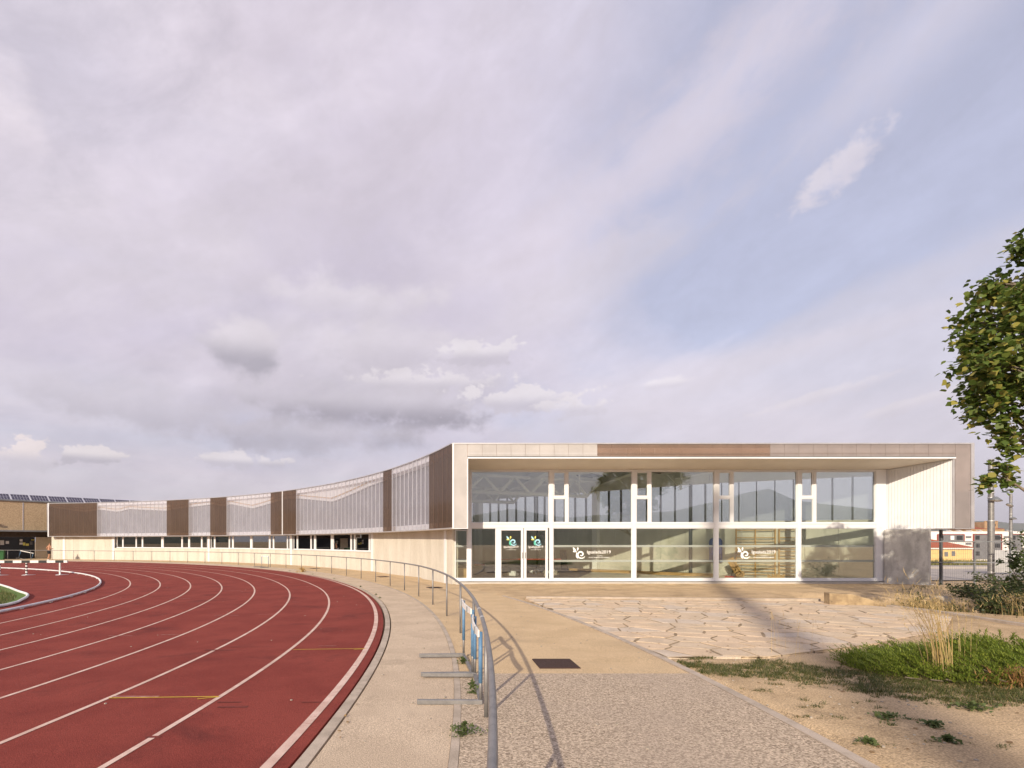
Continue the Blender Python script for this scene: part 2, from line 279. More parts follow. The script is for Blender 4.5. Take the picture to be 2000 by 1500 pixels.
# ------------------------------------------------------------------ mesh helpers
class MB:
    def __init__(s): s.v = []; s.f = []; s.mi = []
    def add(s, vs_, fs_, mi=0):
        o = len(s.v); s.v += [tuple(x) for x in vs_]; s.f += [tuple(i+o for i in f) for f in fs_]; s.mi += [mi]*len(fs_); return s
    def box(s, x0, x1, y0, y1, z0, z1, T=None, mi=0):
        p = [Vector((x, y, z)) for z in (z0, z1) for x, y in ((x0, y0), (x1, y0), (x1, y1), (x0, y1))]
        if T is not None: p = [T @ q for q in p]
        return s.add(p, [(3, 2, 1, 0), (4, 5, 6, 7), (0, 1, 5, 4), (1, 2, 6, 5), (2, 3, 7, 6), (3, 0, 4, 7)], mi)
    def beam(s, a, b, wd, ht, up=(0, 0, 1), mi=0):
        a = Vector(a); b = Vector(b); d = b-a; L = d.length; d.normalize(); u = Vector(up)
        if abs(d.dot(u)) > .98: u = Vector((0, 1, 0))
        sd = d.cross(u).normalized(); u = sd.cross(d)
        p = []
        for q in (a, b):
            for i, j in ((-1, -1), (1, -1), (1, 1), (-1, 1)): p.append(q+sd*wd/2*i+u*ht/2*j)
        return s.add(p, [(3, 2, 1, 0), (4, 5, 6, 7), (0, 1, 5, 4), (1, 2, 6, 5), (2, 3, 7, 6), (3, 0, 4, 7)], mi)
    def tube(s, pts, r, n=8, mi=0, cap=True):
        pts = [Vector(p) for p in pts]; rs = r if isinstance(r, (list, tuple)) else [r]*len(pts); o = len(s.v); fs = []
        prev = None
        for i, p in enumerate(pts):
            d = (pts[min(i+1, len(pts)-1)]-pts[max(i-1, 0)]).normalized()
            u = prev if prev is not None else (Vector((1, 0, 0)) if abs(d.z) > .7 else Vector((0, 0, 1)))
            sd = d.cross(u).normalized(); u = sd.cross(d).normalized(); prev = u
            for k in range(n):
                a = 2*math.pi*k/n; s.v.append(tuple(p+(sd*math.cos(a)+u*math.sin(a))*rs[i]))
        for i in range(len(pts)-1):
            for k in range(n):
                a = o+i*n+k; b = o+i*n+(k+1) % n; fs.append((a, b, b+n, a+n))
        if cap: fs += [tuple(o+k for k in reversed(range(n))), tuple(o+(len(pts)-1)*n+k for k in range(n))]
        s.f += fs; s.mi += [mi]*len(fs); return s
    def prism(s, poly, z0, z1, mi=0):
        n = len(poly); vs_ = [(x, y, z0) for x, y in poly]+[(x, y, z1) for x, y in poly]
        return s.add(vs_, [tuple(reversed(range(n))), tuple(range(n, 2*n))]+[(i, (i+1) % n, n+(i+1) % n, n+i) for i in range(n)], mi)
    def mesh(s, name, mats, smooth=False):
        me = bpy.data.meshes.new(name); me.from_pydata(s.v, [], s.f)
        for m in (mats if isinstance(mats, (list, tuple)) else [mats]): me.materials.append(m)
        if any(s.mi): me.polygons.foreach_set('material_index', s.mi)
        if smooth: me.polygons.foreach_set('use_smooth', [True]*len(me.polygons))
        me.update(); return me
    def build(s, name, mats, parent=None, smooth=False, **k):
        return link(name, s.mesh(name, mats, smooth), parent, **k)
def link(name, me, parent=None, loc=None, rz=None, label=None, cat=None, group=None, kind=None):
    o = bpy.data.objects.new(name, me); col.objects.link(o)
    if loc is not None: o.location = loc
    if rz is not None: o.rotation_euler = (0, 0, rz)
    if parent is not None: o.parent = parent
    return tag(o, label, cat, group, kind)
def tag(o, label=None, cat=None, group=None, kind=None):
    if label: o['label'] = label
    if cat: o['category'] = cat
    if group: o['group'] = group
    if kind: o['kind'] = kind
    return o
def thing(name, label, cat, loc=(0, 0, 0), rz=0, group=None): return link(name, None, None, loc, rz, label, cat, group)
def bevel(o, wd=.01, seg=2):
    m = o.modifiers.new('bevel', 'BEVEL'); m.width = wd; m.segments = seg; m.limit_method = 'ANGLE'; return o
def copy_tree(o, parent=None):
    c = o.copy(); col.objects.link(c); c.parent = parent
    for ch in [x for x in col.objects if x.parent == o]: copy_tree(ch, c)
    return c
# ------------------------------------------------------------------ ground shape
CX, CY = -47.39, 7.40                       # centre of the bend
def lerp(tab, x):
    if x <= tab[0][0]: return tab[0][1]
    for (a, p), (b, q) in zip(tab, tab[1:]):
        if x <= b: return p+(q-p)*(x-a)/(b-a)
    return tab[-1][1]
G = [(-4, .21), (2, .19), (5, .165), (8, .12), (11, .08), (15, .05), (20, .01), (24, -.03), (30, -.03), (60, -.04)]
def g(y): return lerp(G, y)
def pol(R, th): return CX+R*math.cos(th), CY+R*math.sin(th)
def tz(R, y): return g(y)-.02+.0138*min(0, R-46.26)
def sst(x, a, b):
    t = min(1, max(0, (x-a)/(b-a))); return t*t*(3-2*t)
PL = [(2.68, 17.0), (11.2, 16.1), (12.0, 14.6), (11.8, 12.6), (9.8, 10.6), (7.0, 9.0), (4.8, 8.0), (3.34, 8.0)]
def inside(x, y, P):
    c = False
    for i in range(len(P)):
        (x0, y0), (x1, y1) = P[i], P[i-1]
        if (y0 > y) != (y1 > y) and x < (x1-x0)*(y-y0)/(y1-y0)+x0: c = not c
    return c
def soil_z(x, y):
    R = math.hypot(x-CX, y-CY); z = g(y)
    if R < 50.68: return z-.30 if R < 46.3 else z-.10
    n = mnoise.noise(Vector((x*.5, y*.5, 0)))*.03+mnoise.noise(Vector((x*2., y*2., 3)))*.010
    z += n*sst(R, 50.7, 51.4)*(1-.8*sst(y, 16, 19)*(1-sst(x, 12, 15)))
    if 7.6 < y < 17.4 and x < 12.2 and inside(x, y, PL): z = g(y)-.05
    # planted hollow right of the paving
    if x > 8 and y < 24:
        d = abs((x-11.9)*.72+(y-14.6)*.69-2.0)
        z -= .42*(1-sst(d, .6, 2.1))*sst(x, 11.2, 13.2)
    z -= 6.2*sst(y, 36, 130)*sst(x, 16, 34)
    z -= 6.2*sst(-y, 60, 300)
    return z
def axis(segs):
    out = []
    for a, b, st in segs:
        n = max(1, round((b-a)/st)); out += [a+(b-a)*i/n for i in range(n)]
    return out+[segs[-1][1]]
xs = axis([(-9000, -200, 2200), (-200, -40, 20), (-40, 2, 3), (2, 14, .15), (14, 28, .5), (28, 60, 3), (60, 300, 30), (300, 9000, 2000)])
ys = axis([(-9000, -300, 2200), (-300, -40, 40), (-40, 1, 3), (1, 24, .16), (24, 30, .5), (30, 140, 4), (140, 400, 40), (400, 9000, 2000)])
b = MB(); nx = len(xs)
for y in ys:
    for x in xs: b.v.append((x, y, soil_z(x, y)))
for j in range(len(ys)-1):
    for i in range(nx-1): b.f.append((j*nx+i, j*nx+i+1, (j+1)*nx+i+1, (j+1)*nx+i)); b.mi.append(0)
b.build('ground', M['soil'], kind='structure', smooth=True)
def ring(name, R0, R1, t0, t1, m, zf, nr=1, step=.5, thick=0., parent=None, kind='structure', edge=None, **k):
    b = MB(); n = max(2, int(abs(t1-t0)/step)); rows = []
    for i in range(n+1):
        th = R_(t0+(t1-t0)*i/n); row = []
        for j in range(nr+1):
            R = R0+(R1-R0)*j/nr; x, y = pol(R, th); row.append(len(b.v)); b.v.append((x, y, zf(R, y)))
        rows.append(row)
    for i in range(n):
        for j in range(nr): b.f.append((rows[i][j], rows[i][j+1], rows[i+1][j+1], rows[i+1][j])); b.mi.append(0)
    if thick:
        for j in (0, nr):
            base = []
            for i in range(n+1):
                q = b.v[rows[i][j]]; base.append(len(b.v)); b.v.append((q[0], q[1], q[2]-thick))
            for i in range(n): b.f.append((rows[i][j], rows[i+1][j], base[i+1], base[i]) if j else (rows[i+1][j], rows[i][j], base[i], base[i+1])); b.mi.append(0)
    return b.build(name, m, parent, kind=kind, **k)
ring('running_track', 36.5, 46.42, -50, 150, M['track'], tz, 8, .5, .1)
for i in range(8):
    Rl = 46.26-1.22*i; wd = .085 if i == 0 else .055
    ring('lane_line', Rl-wd/2, Rl+wd/2, -50, 150, M['lane'], lambda R, y: tz(R, y)+.004, 1, .5)
ring('track_edging', 46.46, 46.56, -50, 150, M['edging'], lambda R, y: g(y)+.0, 1, .5, .1)
ring('path', 46.585, 47.582, -50, 150, M['path'], lambda R, y: g(y)+.004, 1, .5, .06)
ring('path_edging', 47.585, 47.655, -50, 150, M['edging'], lambda R, y: g(y)+.012, 1, .5, .1)
ring('sandy_walk', 47.658, 50.555, -1.0, 150, M['resin'], lambda R, y: g(y)+.004, 4, .5, .06)
# coarse aggregate apron up to a straight joint at y = 6.9
b = MB(); n = 40
for i in range(n+1):
    y = -6+(6.9+6)*i/n
    for Rr in (47.658, 48.4, 49.1, 49.8, 50.555):
        b.v.append((CX+math.sqrt(Rr**2-(y-CY)**2), y, g(y)+.009))
for i in range(n):
    for j in range(4): b.f.append((i*5+j, i*5+j+1, i*5+j+6, i*5+j+5)); b.mi.append(0)
b.build('walk', M['aggregate'], kind='structure')
ring('walk_edging', 50.56, 50.66, -20, 12, M['edging'], lambda R, y: g(y)+.018, 1, .5, .1)
# infield
b = MB(); zin = lambda y: tz(36.5, y)
b2 = []
for j, Rr in enumerate((0, 12, 24, 31, 36.5)):
    for i in range(121):
        x, y = pol(Rr, R_(-180+3*i)); b.v.append((x, y, zin(y)))
for j in range(4):
    for i in range(120): b.f.append((j*121+i, (j+1)*121+i, (j+1)*121+i+1, j*121+i+1)); b.mi.append(0)
b.build('infield_track', M['track'], kind='structure')
gpath = [(-34, 36.5), (-27, 31.2), (-19.8, 24.8), (-16.2, 21.2), (-14.9, 19.9), (-14.15, 18.9), (-13.55, 17.9), (-13.1, 17.1), (-12.9, 16.6), (-12.72, 15.9), (-12.7, 14), (-13.2, 10), (-14, 4), (-16, -6)]
def smooth(pts, n=6):
    out = []
    for i in range(len(pts)-1):
        p0, p1, p2, p3 = (Vector(pts[max(i-1, 0)]), Vector(pts[i]), Vector(pts[i+1]), Vector(pts[min(i+2, len(pts)-1)]))
        for k in range(n):
            t = k/n; out.append(.5*((2*p1)+(p2-p0)*t+(2*p0-5*p1+4*p2-p3)*t*t+(3*p1-p0-3*p2+p3)*t**3))
    return out+[Vector(pts[-1])]
gp = smooth(gpath)
b = MB()
for p in gp:
    for k in range(8):
        x = p.x-30*k/7; b.v.append((x, p.y, zin(p.y)+.02))
for i in range(len(gp)-1):
    for k in range(7): b.f.append((i*8+k, (i+1)*8+k, (i+1)*8+k+1, i*8+k+1)); b.mi.append(0)
b.build('grass_field', M['grass'], kind='structure')
# blades on the visible corner of the field
random.seed(5); b = MB()
def blade(b, p, h, wd, lean, a=None, mi=0, seg=2):
    a = random.uniform(0, 6.283) if a is None else a
    d = Vector((math.cos(a), math.sin(a), 0)); s = Vector((-d.y, d.x, 0))*wd/2; p = Vector(p)
    vs_ = []
    for i in range(seg+1):
        t = i/seg; q = p+Vector((0, 0, h*t*(1-.25*lean*t)))+d*(lean*h*t*t)
        if i == seg: vs_.append(q)
        else: vs_ += [q-s*(1-.6*t), q+s*(1-.6*t)]
    fs = [(2*i, 2*i+1, 2*i+3, 2*i+2) for i in range(seg-1)]+[(2*seg-2, 2*seg-1, 2*seg)]
    b.add(vs_, fs, mi)
for i in range(14000):
    p = random.choice(gp[5:70]); x = p.x-.08-abs(random.gauss(0, 2.6)); y = p.y+random.uniform(-1, 1)
    if min((q-Vector((x, y))).length for q in gp[6:70:2]) < .25: continue
    if not all(x < q.x-.06 for q in gp if abs(q.y-y) < .5): continue
    blade(b, (x, y, zin(y)+.02), random.uniform(.05, .1), .014, .5)
b.build('field_grass', M['blade'], kind='stuff')
b = MB(); b.tube([(p.x, p.y, zin(p.y)+.05) for p in gp], .045, 8)
b.build('grass_kerb', M['kerbmetal'], smooth=True, kind='structure')
b = MB()
pts = [pol(36.5, R_(-50+.5*i)) for i in range(400)]
b.tube([(x, y, zin(y)+.055) for x, y in pts], .04, 8)
for i in range(0, 400, 6): x, y = pts[i]; b.box(-.03, .03, -.03, .03, -.02, .05, Matrix.Translation((x, y, zin(y))))
b.build('track_kerb', M['kerbmetal'], smooth=True, kind='structure')
def gmark(name, x0, x1, y, tip):
    b = MB()
    z = lambda x, yy: tz(math.hypot(x-CX, yy-CY), yy)+.006
    def q(a, c, wd):
        a = Vector(a); c = Vector(c); d = (c-a).normalized(); s = Vector((-d.y, d.x))*wd/2
        P = [a-s, c-s, c+s, a+s]; b.add([(p.x, p.y, z(p.x, p.y)) for p in P], [(0, 1, 2, 3)])
    q((x0, y), (x1, y), .028); q((x1, y-.016), (x1-tip, y-.09), .022)
    b.build(name, M['yellow'], kind='structure')
gmark('yellow_track_mark', -2.32, -1.17, 8.77, .16)
gmark('yellow_track_mark', -3.58, -2.38, 5.97, .2)
def tick(px_, py_, ln_, wd, m):
    Y = -(-1.72)*1073/(py_-1058); x = (px_-856)/1073*Y
    for _ in range(6): Y = (CZ-tz(math.hypot(x-CX, Y-CY), Y))*1073/(py_-1058); x = (px_-856)/1073*Y
    b = MB(); z = tz(math.hypot(x-CX, Y-CY), Y)+.0045; b.add([(x-ln_/2, Y-wd/2, z), (x+ln_/2, Y-wd/2, z), (x+ln_/2, Y+wd/2, z), (x-ln_/2, Y+wd/2, z)], [(0, 1, 2, 3)])
    b.build('track_tick', m, kind='structure')
pale = mat('worn_tick_paint', (.36, .19, .165), (.28, .10, .085), 14, .95, spec=.1); dark = mat('dark_scuff', (.12, .04, .035), (.2, .05, .042), 9, .95, spec=.1)
for q in ((454, 1154, .7, .05), (351, 1169, .7, .05), (235, 1242, .45, .035), (335, 1240, .4, .035), (442, 1202, .6, .04), (520, 1200, .4, .03), (570, 1176, .5, .03), (265, 1361, .5, .05), (640, 1262, .3, .03)): tick(*q, pale)
for q in ((448, 1372, .25, .03), (610, 1372, .22, .03), (455, 1381, .3, .06), (500, 1264, .9, .02), (430, 1270, .5, .08), (300, 1440, .12, .05)): tick(*q, dark)
# ------------------------------------------------------------------ crazy paving
random.seed(21)
pav = thing('stone_paving', 'irregular sandy flagstone paving between the curved walk and the planted hollow', 'paving', (6.5, 12.5, 0))
def zp(x, y): return max(soil_z(x, y), g(y)-.02)
seeds = []
for j in range(17):
    for i in range(19):
        p = Vector((2.4+(i+.5*(j % 2))*.56+random.uniform(-.2, .2), 7.7+j*.60+random.uniform(-.2, .2)))
        seeds.append(p)
def clip(poly, n_, d_):
    out = []
    for k in range(len(poly)):
        a, c = poly[k], poly[(k+1) % len(poly)]; fa, fc = a.dot(n_)-d_, c.dot(n_)-d_
        if fa <= 0: out.append(a)
        if (fa < 0) != (fc < 0) and abs(fa-fc) > 1e-9: out.append(a+(c-a)*(fa/(fa-fc)))
    return out
PV = [Vector(p) for p in PL]
b = MB(); cen = (7., 12.6); rings_ = []
dense = []
for k in range(len(PL)):
    a, c = Vector(PL[k]), Vector(PL[(k+1) % len(PL)]); m_ = max(1, int((c-a).length/.6))
    dense += [a+(c-a)*q/m_ for q in range(m_)]
for q in range(9):
    for p in dense:
        p2 = Vector(cen)+(p-Vector(cen))*(1-q/8); rr = (p2-Vector((CX, CY))).length
        if rr < 50.67: p2 = Vector((CX, CY))+(p2-Vector((CX, CY)))*50.67/rr
        b.v.append((p2.x, p2.y, g(p2.y)))
m_ = len(dense)
for q in range(8):
    for k in range(m_): b.f.append((q*m_+k, (q+1)*m_+k, (q+1)*m_+(k+1) % m_, q*m_+(k+1) % m_)); b.mi.append(0)
b.build('paving_bed', mat('paving_joint_sand', (.34, .255, .165), (.22, .165, .105), 2.5, .95, .4, 60, grain=.2), kind='structure')
ns = 0
for p in seeds:
    poly = [p+Vector(q) for q in ((-.9, -.9), (.9, -.9), (.9, .9), (-.9, .9))]
    gap = random.uniform(.009, .024)
    for q in seeds:
        dq = q-p; Lq = dq.length
        if 1e-6 < Lq < 1.8: dq /= Lq; poly = clip(poly, dq, p.dot(dq)+Lq/2-gap)
        if len(poly) < 3: break
    for k in range(len(PV)):                     # keep within the paved outline
        a, c = PV[k], PV[(k+1) % len(PV)]; e = (c-a).normalized(); n_ = Vector((-e.y, e.x)); poly = clip(poly, n_, a.dot(n_)-.004) if len(poly) > 2 else poly
    if len(poly) < 3: continue
    c = sum(poly, Vector((0, 0)))/len(poly)
    if math.hypot(c.x-CX, c.y-CY) < 50.9: poly = [Vector((CX, CY))+(q-Vector((CX, CY)))*max(1, 50.675/(q-Vector((CX, CY))).length) for q in poly]
    ar = abs(sum(poly[k].x*poly[(k+1) % len(poly)].y-poly[(k+1) % len(poly)].x*poly[k].y for k in range(len(poly))))/2
    if ar < .02 or ns >= 300: continue
    poly2 = []
    for k in range(len(poly)):                   # hand-broken outline
        a, e = poly[k], poly[(k+1) % len(poly)]; poly2.append(a); mid = (a+e)/2; poly2.append(mid+(c-mid).normalized()*random.uniform(.0, .022))
    n = len(poly2); b = MB(); zt = g(c.y)+random.uniform(.003, .011)
    tilt = Vector((random.uniform(-.009, .009), random.uniform(-.009, .009))); sl_ = (g(c.y+.3)-g(c.y-.3))/.6
    H = lambda q: (q-c).dot(tilt)+sl_*(q.y-c.y)
    top = [(q.x-c.x, q.y-c.y, H(q)) for q in [c+(q-c)*.98 for q in poly2]]
    low = [(q.x-c.x, q.y-c.y, H(q)-.003) for q in poly2]; bot = [(x, y, z-.04) for x, y, z in low]
    b.add(top+low+bot, [tuple(range(n))]+[(n+k, n+(k+1) % n, (k+1) % n, k) for k in range(n)]+[(2*n+k, 2*n+(k+1) % n, n+(k+1) % n, n+k) for k in range(n)])
    o = b.build('paving_stone', M[random.choice(['stone1', 'stone1', 'stone2', 'stone3', 'stone3'])], pav); o.location = (c.x-6.5, c.y-12.5, zt); ns += 1
# slim step edging across the back of the paving
b = MB(); b.beam((2.75, 17.18, g(17.1)+.01), (11.3, 16.28, g(16.2)+.02), .11, .1); b.build('paving_edging', M['edging'], kind='structure')
# ------------------------------------------------------------------ the sports building
def hit(x, R):
    t = (x-856)/1073; a = t*t+1; bb = -2*(t*CX+CY); c = CX*CX+CY*CY-R*R
    Y = (-bb+math.sqrt(bb*bb-4*a*c))/(2*a); return math.atan2(Y-CY, t*Y-CX)
ZB, ZT = CZ+.545, CZ+3.99                   # cladding bottom, top
YF, YG = 22.3, 24.2                         # face of the frame, glass line
ZL = CZ+3.44                                # underside of the lip
RC, RW = 50.2, 50.85
hall = thing('sports_hall', 'long curved sports hall with translucent cladding band over pale concrete and a glazed end', 'building', (0, 0, 0))
T0, T1 = hit(883, RC), hit(96, RC)
def th_of(x): return hit(x, RC)
segs = [(97, 127, 'poly_bronze'), (127, 190, 'poly_bronze'), (190, 326, 'poly_clear'), (326, 369, 'poly_bronze'), (369, 411, 'poly_clear'), (411, 443, 'poly_bronze'),
        (443, 529, 'poly_clear'), (529, 551, 'poly_bronze'), (553, 579, 'poly_bronze'), (579, 749, 'poly_clear'), (749, 766, 'poly_bronze'), (766, 839, 'poly_clear'), (839, 883, 'poly_bronze')]
def panel_mesh(wd, h, m):
    b = MB(); b.box(-.02, .02, -wd/2, wd/2-.016, 0, h); b.box(-.023, .02, wd/2-.015, wd/2-.001, 0, h, mi=1)
    return b.mesh('cladding_panel', [M[m], M['rib_brown' if m == 'poly_bronze' else 'rib']])
for x0, x1, m in segs:
    a, c = th_of(x1), th_of(x0); n = max(1, round((c-a)*RC/.584)); wd = (c-a)*RC/n
    me = panel_mesh(wd-.004, ZT-ZB-.06, m)
    for k in range(n):
        th = a+(c-a)*(k+.5)/n; x, y = pol(RC, th)
        link('cladding_panel', me, hall, (x, y, ZB+.03), th)
def arc_strip(name, R0, R1, a, c, zl, zh, m, parent=hall, step=.012, **k):
    """solid ring piece; zl / zh may be functions of the angle"""
    b = MB(); n = max(2, int((c-a)/step)+1); f = lambda v, t: v(t) if callable(v) else v
    for i in range(n+1):
        t = a+(c-a)*i/n
        for Rr, zz_ in ((R0, f(zl, t)), (R1, f(zl, t)), (R1, f(zh, t)), (R0, f(zh, t))):
            x, y = pol(Rr, t); b.v.append((x, y, zz_))
    for i in range(n):
        for q in range(4): A = i*4+q; Bq = i*4+(q+1) % 4; b.f.append((A, Bq, Bq+4, A+4)); b.mi.append(0)
    b.f += [(3, 2, 1, 0), tuple(n*4+q for q in range(4))]; b.mi += [0, 0]
    return b.build(name, m, parent, **k)
arc_strip('top_trim', RC-.035, RC+.05, T0+.0005, T1, ZT-.03, ZT+.012, M['trim'])
arc_strip('bottom_trim', RC-.03, RC+.05, T0+.0005, T1, ZB-.02, ZB+.03, M['trim'])
x, y = pol(RC, T1)
b = MB(); b.box(-.06, .5, .003, .12, ZB-.03, ZT+.02); b.build('corner_trim', M['white'], hall, loc=(x, y, 0), rz=T1)
t = (th_of(551)+th_of(553))/2; x, y = pol(RC-.03, t)
b = MB(); b.box(-.01, .05, -.045, .045, ZB-.01, ZT); b.build('joint_cover', M['white'], hall, loc=(x, y, 0), rz=t)
# layers seen through the clear panels: ceiling edge beam, timber batten, screen, sill
zg = [(97, .12), (160, .27), (190, .2), (226, .28), (245, .2), (315, .28), (369, .2), (411, .16), (428, .24), (443, .18), (487, .33), (529, .22), (552, .17), (579, .20), (641, .35), (710, .17), (749, .12), (839, .09), (884, .07)]
zgt = sorted((th_of(x), f) for x, f in zg)
zlow = lambda t: ZT-lerp(zgt, t)*(ZT-ZB)
arc_strip('inner_beam', RC+.30, RC+.42, T0+.012, T1-.002, zlow, ZT-.05, M['white_in'])
arc_strip('timber_batten', RC+.24, RC+.297, T0+.012, T1-.002, lambda t: zlow(t)+.20, lambda t: zlow(t)+.27, M['wood'])
arc_strip('inner_screen', RC+.46, RC+.50, T0+.014, T1-.002, ZB+.02, ZT-.05, mat('grey_screen', (.235, .235, .26), (.19, .19, .215), 1.0, .5))
arc_strip('inner_sill', RC+.30, RC+.44, T0+.012, T1-.002, ZB+.01, ZB+.30, M['white_in'])
arc_strip('cladding_floor', RC+.055, RW-.004, T0+.012, T1-.002, ZB-.016, ZB+.006, M['soffit'])
# lower concrete wall with a ribbon of windows
TW1 = hit(102, RW)
def thw(x): return hit(x, RW)
TE = math.asin((YG-.02-CY)/RW)             # where the wall meets the glass line
SZ, WT = CZ-.60, ZB-.03
base_z = -.35
groups = [[(229, 238.5), (240.8, 264.5), (266.8, 276.5), (279, 314.5), (319, 353.7), (356.5, 367.3), (370.5, 392.2), (395, 404.2)],
          [(412.4, 417.5), (420, 446.3), (448.6, 453), (455.6, 488), (492.2, 524.5), (527.7, 532.5), (534.6, 559.8), (561.6, 565.2)],
          [(573.6, 579), (581, 605.7), (608, 612.8), (616, 645.4), (650.4, 683.5), (686.2, 690.7), (692.8, 719.5), (721.4, 723.4)]]
pil = [125, 222, 408, 569, 727, 870]
for a_, c_, zt_ in ((TE, thw(727), ZB-.02), (thw(222), TW1, ZB-.02), (thw(727)+.0001, thw(222)-.0001, SZ-.05)):
    n = max(1, round((c_-a_)*RW/2.45))
    for k in range(n): arc_strip('concrete_panel', RW, RW+.28, a_+(c_-a_)*k/n+.00012, a_+(c_-a_)*(k+1)/n-.00012, base_z, zt_, M['concrete'])
arc_strip('wall_core', RW+.06, RW+.27, TE+.001, TW1-.001, base_z, SZ-.06, M['gap'])
arc_strip('wall_core', RW+.06, RW+.27, TE+.001, thw(727)-.001, SZ-.06, ZB-.03, M['gap'])
arc_strip('wall_core', RW+.06, RW+.27, thw(222)+.001, TW1-.001, SZ-.06, ZB-.03, M['gap'])
for x in pil:
    t = thw(x); X, Y = pol(RW, t); b = MB(); b.box(-.03, .05, -.13, .13, base_z, ZB-.021); b.build('white_pilaster', M['white'], hall, loc=(X, Y, 0), rz=t)
for gr in groups:
    arc_strip('window_sill', RW-.05, RW+.2, thw(gr[-1][1]+1.2), thw(gr[0][0]-1.2), SZ-.048, SZ, M['white'])
    for (x0, x1) in gr:
        a, c = thw(x1), thw(x0); t = (a+c)/2; wd = (c-a)*RW; X, Y = pol(RW+.05, t); f_ = .045
        b = MB(); h0, h1 = SZ+.003, ZB-.024
        b.box(-.04, .04, -wd/2-f_, -wd/2, h0, h1); b.box(-.04, .04, wd/2, wd/2+f_, h0, h1)
        b.box(-.038, .038, -wd/2, wd/2, h0, h0+f_); b.box(-.038, .038, -wd/2, wd/2, h1-f_, h1)
        wo = b.build('window', M['white'], hall, loc=(X, Y, 0), rz=t)
        b = MB(); b.box(-.006, .006, -wd/2, wd/2, h0+f_, h1-f_); b.build('pane', M['glass_dark'], wo)
    # solid posts between the windows
    for (p, q) in zip(gr, gr[1:]):
        a, c = thw(q[0]), thw(p[1]); t = (a+c)/2; wd = max(.03, (c-a)*RW-.09); X, Y = pol(RW+.05, t)
        if wd > .04:
            b = MB(); b.box(-.03, .03, -wd/2, wd/2, SZ+.003, ZB-.026); b.build('window_post', M['white'], hall, loc=(X, Y, 0), rz=t)
# vertical form joints cast in the concrete (thin recess strips)
# roof and floor plates
outer = [(21.7, 24.6), (20.4, 25.6), (17.0, 27.2), (14.3, 28.9), (11.4, 31.6), (7.4, 36.1), (3.4, 40.6)]
ring_out = [pol(59.6, R_(36+i*4.6)) for i in range(11)]
ring_in = [pol(RC+.06, T1-(T1-T0-.012)*i/60) for i in range(61)]
plan = [(.75, YF+.05), (21.6, YF+.05)]+outer+ring_out+ring_in
b = MB(); b.prism(plan, ZT-.30, ZT-.012); b.build('roof', M['white_in'], hall)
b = MB(); b.prism([(.95, YG+.02), (19.75, YG+.02)]+outer[1:]+ring_out+[pol(RW+.3, T1-(T1-TE-.004)*i/60) for i in range(61)], -.4, CZ-1.742); b.build('floor', M['infloor'], hall)
# end frame: cladding panels
FX0, FX1, OX0, OX1 = .62, 21.72, 1.20, 20.97
b = MB(); b.box(FX0+.015, FX1-.12, YF+.03, YF+.06, ZL+.03, ZT-.02); b.box(FX0+.02, OX0-.02, YF+.03, YF+.06, ZB+.01, ZL+.02); b.box(OX1+.02, FX1-.12, YF+.03, YF+.06, ZB+1.5, ZL+.02)
b.build('panel_backing', mat('backing_board', (.62, .56, .52), (.55, .49, .46), 1.5, .6), hall)
xa_, xb_ = (1165-856)/1073*YF, (1905-856)/1073*YF-.25
b = MB(); b.box(xa_, xb_, YF+.022, YF+.028, ZT-.175, ZT-.03); b.build('upper_shade_strip', mat('brown_shade', (.27, .20, .16), (.22, .165, .13), 1.2, .6), hall)  # shade in the upper part of the fascia cells, painted as a brown strip
b = MB(); b.box(xa_, xb_, YF+.016, YF+.029, ZL+.10, ZL+.125); b.build('lining_rail', M['brown_soffit'], hall)
pw = .584; k = 0; x = OX0
cache = {}
while x < OX1-.05:
    x1 = min(x+pw, OX1); px0 = 856+(x+x1)/2*1073/YF
    m = 'poly_white' if px0 < 1165 else ('poly_amber' if px0 < 1505 else 'poly_grey')
    key = (m, round(x1-x, 3))
    if key not in cache:
        bb = MB(); bb.box(.006, x1-x-.006, -.012, .012, 0, ZT-ZL-.065); bb.box(.006, x1-x-.006, -.014, -.0125, .11, .122, mi=1)
        cache[key] = bb.mesh('cladding_panel', [M[m], M['rib_brown' if m != 'poly_white' else 'rib']])
    link('cladding_panel', cache[key], hall, (x, YF, ZL+.035)); x = x1; k += 1
b = MB(); b.box(0, OX0-FX0-.05, -.012, .012, 0, ZT-ZB-.05); b.build('cladding_panel', M['poly_white'], hall, loc=(FX0+.03, YF, ZB+.02))
b = MB(); b.box(0, FX1-.14-OX1, -.012, .012, 0, ZT-ZB-.05); b.build('cladding_panel', M['poly_grey'], hall, loc=(OX1+.012, YF, ZB+.02))
b = MB(); b.box(FX0-.04, FX1+.02, YF-.03, YF+.09, ZT-.028, ZT+.02); b.build('top_trim', M['trim'], hall)
b = MB(); b.box(FX0-.055, FX0+.022, YF-.035, YF+.1, ZB-.02, ZT-.03); b.box(FX0+.025, OX0+.01, YF-.032, YF+.1, ZB-.022, ZB+.012); b.build('corner_trim', M['white'], hall)
b = MB(); b.box(FX1-.115, FX1+.02, YF-.03, YF+.05, ZB-.02, ZT-.03); b.box(FX1-.02, FX1+.02, YF+.052, 24.8, ZB-.02, ZT-.03); b.build('corner_trim', M['trim'], hall)
b = MB(); b.box(OX1, FX1-.12, YF-.028, YF+.05, ZB-.022, ZB+.012); b.build('bottom_trim', M['trim'], hall)
b = MB(); b.box(OX0-.01, OX1+.02, YF-.035, YF+.12, ZL-.07, ZL-.005); b.build('lip', M['white'], hall)
b = MB(); b.box(OX0+.012, OX1+.01, YF-.02, YF+.1, ZL-.002, ZL+.022); b.build('lip_joint', M['dark_steel'], hall)
